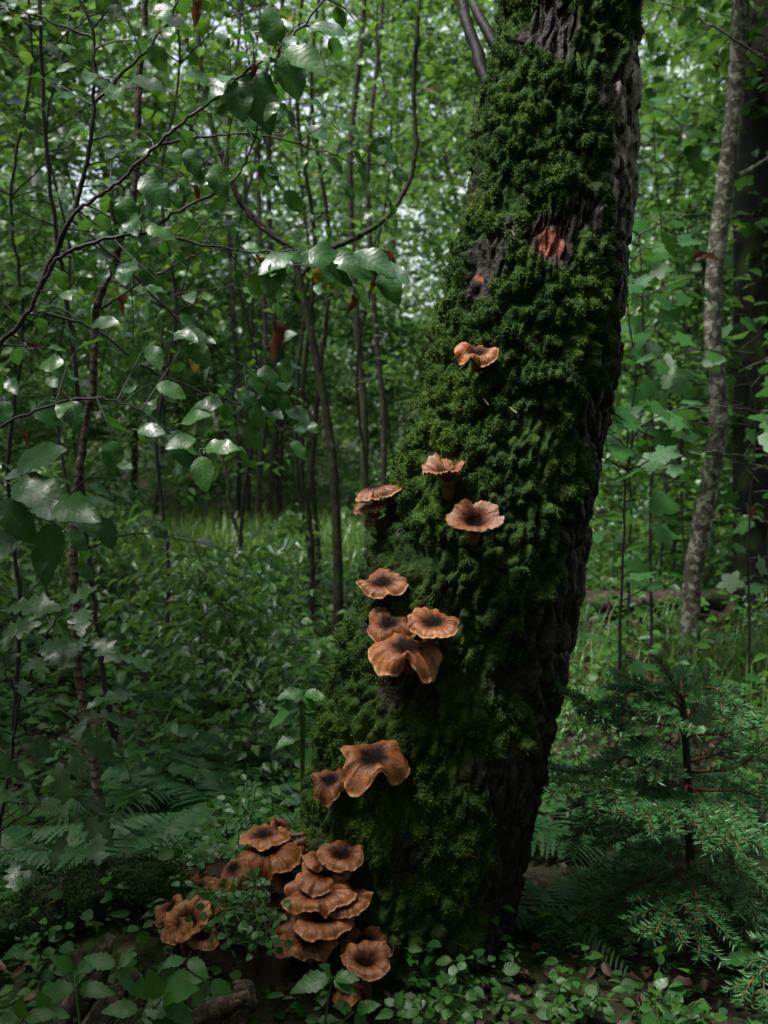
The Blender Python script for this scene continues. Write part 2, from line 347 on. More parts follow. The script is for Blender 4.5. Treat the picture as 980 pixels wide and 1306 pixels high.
MAT['gill'] = plain_mat('mushroom_gill', [(0.10, 0.045, 0.024), (0.22, 0.11, 0.06)], 0.6, 150, 0.001)
MAT['stipe'] = plain_mat('mushroom_stem', [(0.04, 0.018, 0.012), (0.13, 0.055, 0.03), (0.24, 0.12, 0.07)], 0.55, 90, 0.003)

# ------------------------------------------------------------------ leaf templates  (x along, z up; length 1)
def leaf_tpl(ratio=0.6, n=9, fold=0.25, curl=0.25, serr=0.0, lobes=0, tip=0.8, wave=0.0, stalk=0.22, pk=0.85):
    u = np.linspace(0, 1, n + 1)
    w = 0.5 * ratio * np.clip(np.sin(np.pi * u ** pk), 0, 1) ** tip
    if serr: w = w * (1 + serr * np.where(np.arange(n + 1) % 2 == 0, -1, 1))
    if lobes: w = w * (0.74 + 0.30 * np.cos(2 * np.pi * (lobes * u - 0.35)))
    w[0] = 0.004; w[-1] = 0.004
    z = -curl * u ** 2
    V = []; U = []
    for i in range(n + 1):
        e = wave * math.sin(u[i] * 11)
        V += [(u[i], w[i], z[i] + fold * w[i] + e * w[i]), (u[i], 0, z[i]), (u[i], -w[i], z[i] + fold * w[i] - e * w[i])]
        U += [(u[i], 1, 0), (u[i], 0, 0), (u[i], -1, 0)]
    q = []
    for i in range(n):
        a = 3 * i; q += [(a, a + 1, a + 4, a + 3), (a + 1, a + 2, a + 5, a + 4)]
    if stalk:
        k = len(V); s = 0.011
        V += [(-stalk, 0, 0.06), (-stalk, s, 0.06 - s), (0.02, s, -s), (0.02, -s, -s), (-stalk, -s, 0.06 - s), (0.02, 0, 0.0)]
        U += [(0, 0, 0)] * 6
        q += [(k + 1, k, k + 5, k + 2), (k, k + 4, k + 3, k + 5)]
    return np.array(V, float), [np.array(q)], np.array(U, float)
def kite_tpl(ratio=0.55, fold=0.12, curl=0.15):
    w = ratio / 2
    V = np.array([(0, 0, 0), (0.35, w, fold * w), (0.4, 0, -curl * 0.1), (0.35, -w, fold * w), (0.72, w * 0.75, fold * w - curl * 0.45), (0.72, -w * 0.75, fold * w - curl * 0.45), (1, 0, -curl)])
    q = np.array([(1, 0, 2, 4), (0, 3, 5, 2)]); tr = np.array([(4, 2, 6), (2, 5, 6)])
    return V, [q, tr], np.array([(0, 0, 0), (0.35, 1, 0), (0.4, 0, 0), (0.35, -1, 0), (0.72, 1, 0), (0.72, -1, 0), (1, 0, 0)], float)
def palm_tpl(lobes=5, depth=0.42, curl=0.25):
    """broad palmate leaf: veins run from the base to each lobe"""
    V = [(0.12, 0, 0)]; U = [(0, 0, 0)]; n = lobes * 6; half = R(150)
    for i in range(n + 1):
        a = -half + 2 * half * i / n
        s = (i / n) * lobes - 0.5
        l = abs(s - round(s)) * 2
        r = (0.56 - 0.2 * (abs(a) / half) ** 1.4) * (1.22 - depth * l ** 1.1 + (0.06 if i % 2 else -0.02))
        x, y = 0.30 + r * math.cos(a) * 1.12 * 0.62 / 0.6, r * math.sin(a)
        V.append((x, y, -curl * (x * x * 0.5 + y * y) + 0.05 * (1 - l))); U.append((r, l, 0))
    tr = [(0, i, i + 1) for i in range(1, n + 1)]
    k = len(V); s = 0.012
    V += [(-0.35, 0, 0.05), (-0.35, s, 0.05 - s), (0.13, s, -s), (0.13, -s, -s)]; U += [(0, 0, 0)] * 4
    return np.array(V, float), [np.array(tr), np.array([(k, k + 1, k + 2, k + 3)])], np.array(U, float)

def tpl_mesh(name, tpl, mat):
    me = make_mesh(name, tpl[0], tpl[1], tpl[2]); me.materials.append(mat); return me
def leaf_set(name, tpls, mat): return [tpl_mesh(name, t_, mat) for t_ in tpls]

OVAL = [leaf_tpl(0.64, 12, 0.22, 0.22, 0.05, 0, 0.72, 0.12), leaf_tpl(0.70, 12, 0.10, 0.38, 0.05, 0, 0.70, 0.20), leaf_tpl(0.58, 12, 0.38, 0.12, 0.05, 0, 0.75, -0.15), leaf_tpl(0.66, 12, 0.15, 0.55, 0.05, 0, 0.7, 0.25)]
LANCE = [leaf_tpl(0.42, 8, 0.3, 0.25, 0.04, 0, 0.8, 0.1), leaf_tpl(0.46, 8, 0.15, 0.4, 0.04, 0, 0.8, 0.2)]
OAK = [leaf_tpl(0.62, 16, 0.18, 0.2, 0, 4.4, 0.62, 0.15, 0.08, 1.25), leaf_tpl(0.58, 16, 0.3, 0.35, 0, 4.4, 0.62, 0.25, 0.08, 1.25)]
ROUND = [leaf_tpl(0.78, 5, 0.15, 0.1, 0, 0, 0.6, 0, 0.12), leaf_tpl(0.7, 5, 0.3, 0.2, 0, 0, 0.6, 0, 0.12)]
RASP = [leaf_tpl(0.56, 12, 0.22, 0.28, 0.09, 0, 0.82, 0.12, 0.06, 0.72), leaf_tpl(0.6, 12, 0.3, 0.15, 0.09, 0, 0.82, 0.2, 0.06, 0.72)]
PALM = [palm_tpl(5, 0.42, 0.25), palm_tpl(5, 0.34, 0.5), palm_tpl(3, 0.36, 0.35)]
KITE = [kite_tpl(0.6, 0.3, 0.2), kite_tpl(0.5, 0.5, 0.4)]
MESH = {
    'glossy_leaf': leaf_set('leaf', OVAL, MAT['glossy_leaf']), 'fresh_leaf': leaf_set('leaf', OVAL, MAT['fresh_leaf']),
    'dark_leaf': leaf_set('leaf', OVAL[:2] + LANCE, MAT['dark_leaf']), 'oak_leaf': leaf_set('leaf', OAK, MAT['oak_leaf']),
    'maple_leaf': leaf_set('leaf', PALM, MAT['maple_leaf']), 'berry_leaf': leaf_set('leaf', ROUND, MAT['berry_leaf']),
    'raspberry_leaf': leaf_set('leaflet', RASP, MAT['raspberry_leaf']), 'yellow_leaf': leaf_set('leaf', OVAL[1:2], MAT['yellow_leaf']),
    'dead_leaf': leaf_set('leaf', [leaf_tpl(0.42, 10, 1.1, 0.5, 0.05, 0, 0.8, 0.5)], MAT['dead_leaf']),
}
# ================================================================== THE SETTING
def axis_grid(lo, hi, c, n, p=2.6):
    s = np.linspace(-1, 1, n); w = np.sign(s) * np.abs(s) ** p
    return np.where(w < 0, c + w * (c - lo), c + w * (hi - c))
gx = axis_grid(-90, 90, 0, 240); gy = axis_grid(-60, 160, 2.2, 260)
X, Y = np.meshgrid(gx, gy); Z = ground_z(X, Y)
Z = Z + 0.012 * fbm(np.stack([X * 9, Y * 9, X * 0], -1), 11, 3) * (np.hypot(X, Y) < 12)
i = np.arange(len(gy) - 1)[:, None] * len(gx) + np.arange(len(gx) - 1)[None]
q = np.stack([i, i + 1, i + 1 + len(gx), i + len(gx)], -1).reshape(-1, 4)
obj('ground', make_mesh('ground', np.stack([X, Y, Z], -1).reshape(-1, 3), [q]), MAT['ground'], kind='structure')

# ------------------------------------------------------------------ the great leaning mossy trunk
TY = np.array([0, 100, 200, 300, 400, 500, 600, 700, 800, 900, 1000, 1100, 1180, 1250, 1330.])
TL = np.array([640, 622, 607, 588, 566, 538, 508, 474, 448, 416, 394, 372, 345, 318, 290.])
TR = np.array([822, 816, 809, 801, 792, 782, 770, 757, 737, 714, 694, 670, 656, 652, 655.])
TD = np.interp(TY, [0, 650, 1330], [1.86, 1.74, 1.68])
def trunk_at(y):
    """centre column, half width (pixels) and axis distance of the trunk at photograph row y"""
    l = np.interp(y, TY, TL); r = np.interp(y, TY, TR); return (l + r) / 2, (r - l) / 2, np.interp(y, TY, TD)
def trunk_surface(px, py):
    c, h, d = trunk_at(py); s = np.clip((px - c) / h, -0.96, 0.96); r = h / F * d
    return d - r * math.sqrt(1 - s * s), s, r
def build_trunk():
    sm = curve(np.stack([TY, TL, TR, TD], -1), 560)
    ax = np.array([P((a[1] + a[2]) / 2, a[0], a[3]) for a in sm]); rad = (sm[:, 2] - sm[:, 1]) / 2 / F * sm[:, 3] - 0.007
    ax = ax[::-1]; rad = rad[::-1]; yy = sm[::-1, 0]
    d0 = nrm(ax[-1] - ax[-40]); n2 = 60; st = np.linspace(0.02, 6.5, n2)
    ext = ax[-1] + st[:, None] * nrm(d0 + np.array([0, 0, 1.0]) * np.linspace(0, 2.0, n2)[:, None])
    ax = np.vstack([ax, ext]); rad = np.concatenate([rad, rad[-1] * np.linspace(1, 0.35, n2)]); yy = np.concatenate([yy, -st * 700])
    t = nrm(np.gradient(ax, axis=0)); e1 = nrm(np.array([1.0, 0, 0]) - t * t[:, :1]); e2 = np.cross(t, e1)
    nc = 390; s = np.linspace(-1, 1, nc, endpoint=False); ph = np.pi * s * (0.55 + 0.45 * s * s); th = ph - np.pi / 2
    dirs = e1[:, None] * np.cos(th)[None, :, None] + e2[:, None] * np.sin(th)[None, :, None]
    Pb = ax[:, None] + rad[:, None, None] * dirs
    sp = np.sin(ph)[None] + 0 * yy[:, None]; Yp = yy[:, None] + 0 * sp
    cx = np.interp(Yp, TY, (TL + TR) / 2); hw = np.interp(Yp, TY, (TR - TL) / 2); Xp = cx + hw * sp
    # moss cover
    low = fbm(Pb * 8.0, 21, 3)
    m = 0.95 + 1.45 * low - 1.25 * sstep(0.50, 0.95, sp + 0.22 * sstep(650, 1000, Yp) + 0.55 * fbm(Pb * 9, 31, 3)) - 0.25 * sstep(900, 1200, Yp) * sstep(0.0, 0.6, sp) + 0.30 * sstep(-0.1, -0.8, sp)
    for (bx, by, br, amt) in [(688, 345, 30, 1.5), (615, 360, 20, 0.8), (640, 318, 14, 0.6), (688, 45, 18, 0.7), (716, 80, 14, 0.5), (600, 395, 14, 0.6), (735, 300, 16, 0.7), (704, 130, 22, 0.5)]:
        m = m - amt * np.exp(-((Xp - bx) ** 2 + ((Yp - by) * 0.85) ** 2) / br ** 2)
    m = m + 0.7 * np.exp(-((Xp - 690) ** 2 + (Yp - 0) ** 2) / 70 ** 2)
    m = np.clip(m, 0, 1)
    wt = sstep(0.35, 0.75, sp) * sstep(480, 200, Yp) + 0.25 * (sp > -0.3) * sstep(420, 60, Yp)
    rd = 0
    for (bx, by, br, amt) in [(686, 344, 19, 0.95), (612, 362, 13, 0.4), (640, 322, 13, 0.4), (690, 40, 14, 0.6), (600, 392, 9, 0.5), (765, 640, 10, 0.0)]:
        rd = rd + amt * np.exp(-(((Xp - bx) ** 2 + (Yp - by) ** 2) / br ** 2) ** 2)
    # bark plates (longer upright) and moss cushions
    al = np.cumsum(np.concatenate([[0], np.linalg.norm(np.diff(ax, axis=0), axis=1)]))[:, None]
    Q = np.stack([dirs[..., 0] * 0.24 + 0 * al, dirs[..., 1] * 0.24 + 0 * al, al * 0.42 + 0 * sp], -1)
    Q = Q + 0.012 * np.stack([fbm(Pb * 22, 41 + k, 2) for k in range(3)], -1)
    f1, f2, _ = worley(Q * 34.0, 51)
    plate = sstep(0.0, 0.42, f2 - f1)
    rough = fbm(Pb * 60, 61, 4)
    f1b, f2b, idb = worley(Pb * 41.0 + 0.45 * np.stack([fbm(Pb * 35, 71 + k, 2) for k in range(3)], -1), 81)
    cush = np.sqrt(np.clip(1 - (f1b / 0.66) ** 2, 0, 1)) * (0.35 + 0.65 * idb)
    f1c, _, idc = worley(Pb * 125.0, 91)
    fine = np.sqrt(np.clip(1 - (f1c / 0.85) ** 2, 0, 1))
    disp = 0.014 * fbm(Pb * 6, 101, 2) + 0.011 * (plate - 0.6) + 0.004 * rough
    disp = disp + m * (-0.005 + 0.018 * cush + 0.0045 * fine * (0.3 + cush) + 0.006 * fbm(Pb * 28, 111, 3))
    V = Pb + dirs * disp[..., None]
    nr = len(ax); i = np.arange(nr - 1)[:, None] * nc + np.arange(nc)[None]; j = np.arange(nr - 1)[:, None] * nc + (np.arange(nc)[None] + 1) % nc
    q = np.stack([i, j, j + nc, i + nc], -1).reshape(-1, 4)
    base = np.array([ax[40][0], ax[40][1], ground_z(ax[40][0], ax[40][1])])
    root = thing('mossy_tree', 'thick leaning tree trunk covered in green moss with brown mushrooms growing on it', 'tree', base)
    obj('trunk', make_mesh('trunk', V.reshape(-1, 3) - base, [q], None, True, np.stack([m, wt, rd], -1).reshape(-1, 3)), MAT['mossy_bark'], root)
    # moss fronds
    du = np.roll(V, -1, 1) - np.roll(V, 1, 1); dv = np.gradient(V, axis=0); N = nrm(np.cross(du, dv))
    rng = np.random.default_rng(5)
    toc = nrm(CAM - V)
    wgt = np.clip(m - 0.25, 0, 1) * ((N * toc).sum(-1) > -0.35) * (np.abs(ph)[None] < 2.0) * (Yp > -60) * (0.04 + 0.96 * sstep(0.12, 0.5, cush + 0.25 * fbm(Pb * 50, 141, 2)))
    cell = np.gradient(th)[None] * rad[:, None]
    wgt = (wgt * cell).ravel(); wgt /= wgt.sum()
    K = 215000
    pick = rng.choice(len(wgt), K, p=wgt)
    pos = V.reshape(-1, 3)[pick] + rng.normal(0, 0.0012, (K, 3)); nn = N.reshape(-1, 3)[pick]
    d = nrm(nn * 0.65 + rng.normal(0, 0.6, (K, 3)) + np.array([0, 0, -0.15])); n_ = nrm(nn + rng.normal(0, 0.35, (K, 3)) + np.array([0, 0, 0.2]))
    yel = fbm(pos * 14, 121, 3); grey = sstep(0.0, 0.35, fbm(pos * 9, 131, 3) + 0.25 * sstep(350, 700, Yp.ravel()[pick]) - 0.1)
    cu = cush.ravel()[pick]
    tint = np.clip(0.30 + 0.55 * yel + 0.15 * cu + 0.10 * rng.normal(0, 1, K) + 0.12 * sstep(0.2, -0.8, sp.ravel()[pick]), 0, 1)  # lighter on cushion tops: part of their shading is painted into the tint
    # frond: a folded pointed blade
    tp = (np.array([(0, 0, 0), (0.45, 0.17, 0.05), (0.45, -0.17, 0.05), (1, 0, -0.08)]), [np.array([(0, 2, 1), (1, 2, 3)])], np.array([(0, 0, 0), (0.5, 0, 0), (0.5, 0, 0), (1, 0, 0)], float))
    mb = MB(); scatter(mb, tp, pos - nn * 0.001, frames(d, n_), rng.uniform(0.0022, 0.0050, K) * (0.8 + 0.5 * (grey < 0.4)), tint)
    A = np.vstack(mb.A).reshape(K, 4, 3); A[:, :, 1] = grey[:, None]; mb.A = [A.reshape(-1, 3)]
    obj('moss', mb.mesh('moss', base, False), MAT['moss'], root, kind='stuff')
    K = 900; pick = rng.choice(len(wgt), K, p=wgt); pos = V.reshape(-1, 3)[pick] + N.reshape(-1, 3)[pick] * 0.005; nn = N.reshape(-1, 3)[pick]
    bt = (np.array([(0, 0.03, 0), (0, -0.03, 0), (1, -0.05, 0.02), (1, 0.05, 0.02)]), [np.array([(0, 1, 2, 3)])], np.array([(0, 0.5, 0), (0, 0.5, 0), (1, 0.5, 0), (1, 0.5, 0)], float))
    mb = MB(); scatter(mb, bt, pos, frames(nrm(rng.normal(0, 1, (K, 3)) - nn * 0.3 + np.array([0, 0, -0.6])), nn + rng.normal(0, 0.3, (K, 3))), rng.uniform(0.005, 0.022, K) * rng.random(K), rng.random(K)); obj('caught_debris', mb.mesh('caught_debris', base, False), MAT['litter'], root, kind='stuff')
    # the forked limb that leaves the trunk high on its left
    for k, pts in enumerate([[(650, 150, 1.85), (624, 112, 1.86), (606, 60, 1.9), (588, 0, 1.95), (570, -80, 2.0), (530, -300, 2.1)],
                             [(655, 120, 1.86), (633, 62, 1.9), (612, 20, 1.95), (596, -10, 2.0), (560, -70, 2.1), (500, -180, 2.3)]]):
        c = curve([P(*a) for a in pts], 40); mb = MB(); r = np.linspace(0.0135, 0.006, 40) if k == 0 else np.linspace(0.011, 0.004, 40)
        c = c + 0.004 * np.stack([fbm(c * 20, 5 + k + z, 2) for z in range(3)], -1)
        tube(mb, c, r * (1 + 0.15 * fbm(c * 60, 9, 2)), 10); obj('limb', mb.mesh('limb', base), MAT['black_bark'], root)
    return root, base, ax, rad
TRUNK, TBASE, TAX, TRAD = build_trunk()

# ------------------------------------------------------------------ mushrooms on the trunk and at its foot
def mushroom(label, px, py, wpx, tilt=20, roll=0, seed=0, kind='flat', notch=None, foot='trunk', d=None, fwd=0.35, hscale=1.0, spin=0):
    rng = np.random.default_rng(1000 + seed)
    if d is None:
        ds, s, r = trunk_surface(px, py)
        Rc = wpx / F * ds / 2
        d = ds - 0.012 - fwd * Rc
    Rc = wpx / F * d / 2
    c = P(px, py, d)
    nt, nr = 110, 15
    th = np.arange(nt) * 2 * np.pi / nt; rr = np.linspace(0, 1, nr) ** 0.8
    rg, tg = np.meshgrid(rr, th, indexing='ij')
    K = dict(flat=(0.15, 0.10, 0.07), funnel=(0.46, 0.06, 0.10), droop=(0.20, 0.38, 0.16), shelf=(0.26, 0.12, 0.07), bowl=(0.44, -0.02, 0.12), fold=(0.38, 0.12, 0.24), dome=(-0.10, 0.28, 0.07))[kind]
    dep, drp, wav = K
    lob = 0.0
    for k, a in ((2, 0.07), (3, 0.07), (5, 0.045), (8, 0.025), (13, 0.014)):
        lob = lob + a * rng.normal(0.0, 0.8) * np.cos(k * tg + rng.uniform(0, 6.28))
    rad = rg * (1 + lob * rg ** 1.5)
    z = dep * (1 - np.exp(-(rg / 0.42) ** 2)) - drp * rg ** 3.2
    for k, a in ((2, 1.0), (3, 0.8), (4, 0.55), (6, 0.4), (9, 0.22), (15, 0.10)):
        z = z + wav * a * rng.normal(0, 0.75) * rg ** (1.8 + 0.12 * k) * np.cos(k * tg + rng.uniform(0, 6.28))
    if notch is not None:
        for na, depth, wid, lift in (notch if isinstance(notch, list) else [notch]):
            dt = (tg - R(na) + np.pi) % (2 * np.pi) - np.pi; g = np.exp(-(dt / R(wid)) ** 2)
            rad = rad * (1 - depth * g * rg ** 1.5); z = z + lift * g * rg ** 2
    cir = lambda fr, s_: vnoise(np.stack([np.cos(tg) * fr + 9.1, np.sin(tg) * fr + 4.7, 0 * tg + s_ + 0.3], -1), seed)
    n1_, n2_, n3_ = cir(1.7, seed), cir(3.6, seed + 5), cir(8.0, seed + 9)
    rad = rad * (1 + (0.17 * n1_ + 0.06 * n2_ + 0.035 * n3_) * rg ** 2.2); z = z + 1.2 * wav * n1_ * rg ** 2 + (0.17 * n2_ + 0.07 * n3_) * rg ** 3.2 - 0.06 * rg ** 5
    # rim rolls down; fine radial pleats
    pl = 2.6 * cir(14.0, seed + 17) + 1.2 * cir(22.0, seed + 3)
    z = z + 0.012 * pl * rg ** 2.5 - 0.10 * sstep(0.86, 1.0, rg) * (kind != 'bowl')
    ang = tg + R(spin); tilt = tilt - (6 if kind in ('flat', 'droop', 'fold') and tilt > 22 else 0) + (4 if kind == 'shelf' else 0)
    rad = rad * (1 + rng.uniform(-0.14, 0.10) * np.sin(tg) ** 2)
    top = np.stack([rad * np.cos(ang), rad * np.sin(ang), z * hscale], -1)
    thick = 0.085 * (1 - rg) + 0.045
    under = top.copy(); under[..., 2] -= thick * (1 - 0.55 * sstep(0.8, 1, rg)); under[..., :2] *= (1 - 0.02 * rg)[..., None]
    under[..., 2] += 0.008 * np.cos(55 * tg) * sstep(0.1, 0.3, rg) * (1 - sstep(0.9, 1, rg))
    # orientation: cap normal leans to the viewer by tilt and sideways by roll
    nz = nrm(np.array([math.sin(R(roll)), -math.sin(R(tilt)) * math.cos(R(roll)), math.cos(R(tilt)) * math.cos(R(roll))]))
    ex = nrm(np.array([1.0, 0, 0]) - nz * nz[0]); ey = np.cross(nz, ex); Rm = np.stack([ex, ey, nz], -1)
    zc = (top[..., 2].max() + top[..., 2].min()) / 2
    tw = lambda a: (a - np.array([0, 0, zc])) @ Rm.T * Rc + c
    T = tw(top); U = tw(under)
    # foot of the stem
    if foot == 'trunk':
        i = int(np.argmin(np.abs(TAX[:, 2] - (c[2] - 0.3 * Rc)))); out = nrm((c - TAX[i]) * np.array([1, 1, 0]))
        f = TAX[i] + out * (TRAD[i] - 0.004)
        if f[1] < c[1] + 0.2 * Rc: f = f + np.array([0, 0.2 * Rc, 0])
    elif foot == 'ground':
        fx, fy = c[0] + rng.normal(0, 0.01), c[1] + 0.3 * Rc; f = np.array([fx, fy, ground_z(fx, fy) - 0.01])
    else: f = P(*foot)
    neck = U[0, 0] + nz * 0.01 * Rc
    root = thing('mushroom', label, 'mushroom', f, 'brown mushrooms of the trunk')
    q = []
    i = np.arange(nr - 1)[:, None] * nt + np.arange(nt)[None]; j = np.arange(nr - 1)[:, None] * nt + (np.arange(nt)[None] + 1) % nt
    q = np.stack([i, j, j + nt, i + nt], -1).reshape(-1, 4)
    A = np.stack([rg, tg / 6.2832, 0 * rg], -1).reshape(-1, 3)
    # cap: upper side plus the thin rim; gills: the underside, 1 mm inside the rim
    e = (nr - 1) * nt; rim = np.stack([e + np.arange(nt), nr * nt + np.arange(nt), nr * nt + (np.arange(nt) + 1) % nt, e + (np.arange(nt) + 1) % nt], -1)
    capV = np.vstack([T.reshape(-1, 3), U[-1]]); capA = np.vstack([A, A[-nt:]])
    mb = MB(); mb.add(capV, [q[:, ::1], rim], capA); cap = obj('cap', mb.mesh('cap', f), MAT['cap'], root)
    mb = MB(); mb.add(U.reshape(-1, 3), [q[:, ::-1]], A); obj('gill_disc', mb.mesh('gill_disc', f), MAT['gill'], root)
    L = np.linalg.norm(neck - f)
    c2 = curve([neck + nz * 0.01 * Rc, neck - nz * min(0.5 * L, 0.8 * Rc), f * 0.7 + neck * 0.3 - np.array([0, 0, 0.12 * L]), f], 16)
    r = Rc * np.interp(np.linspace(0, 1, 16), [0, 0.12, 0.5, 1], [0.36, 0.22, 0.16, 0.19])
    mb = MB(); tube(mb, c2, r * (1 + 0.12 * fbm(c2 * 90, seed, 2)), 14, 0.3, True); obj('stem', mb.mesh('stem', f), MAT['stipe'], root)
    return root

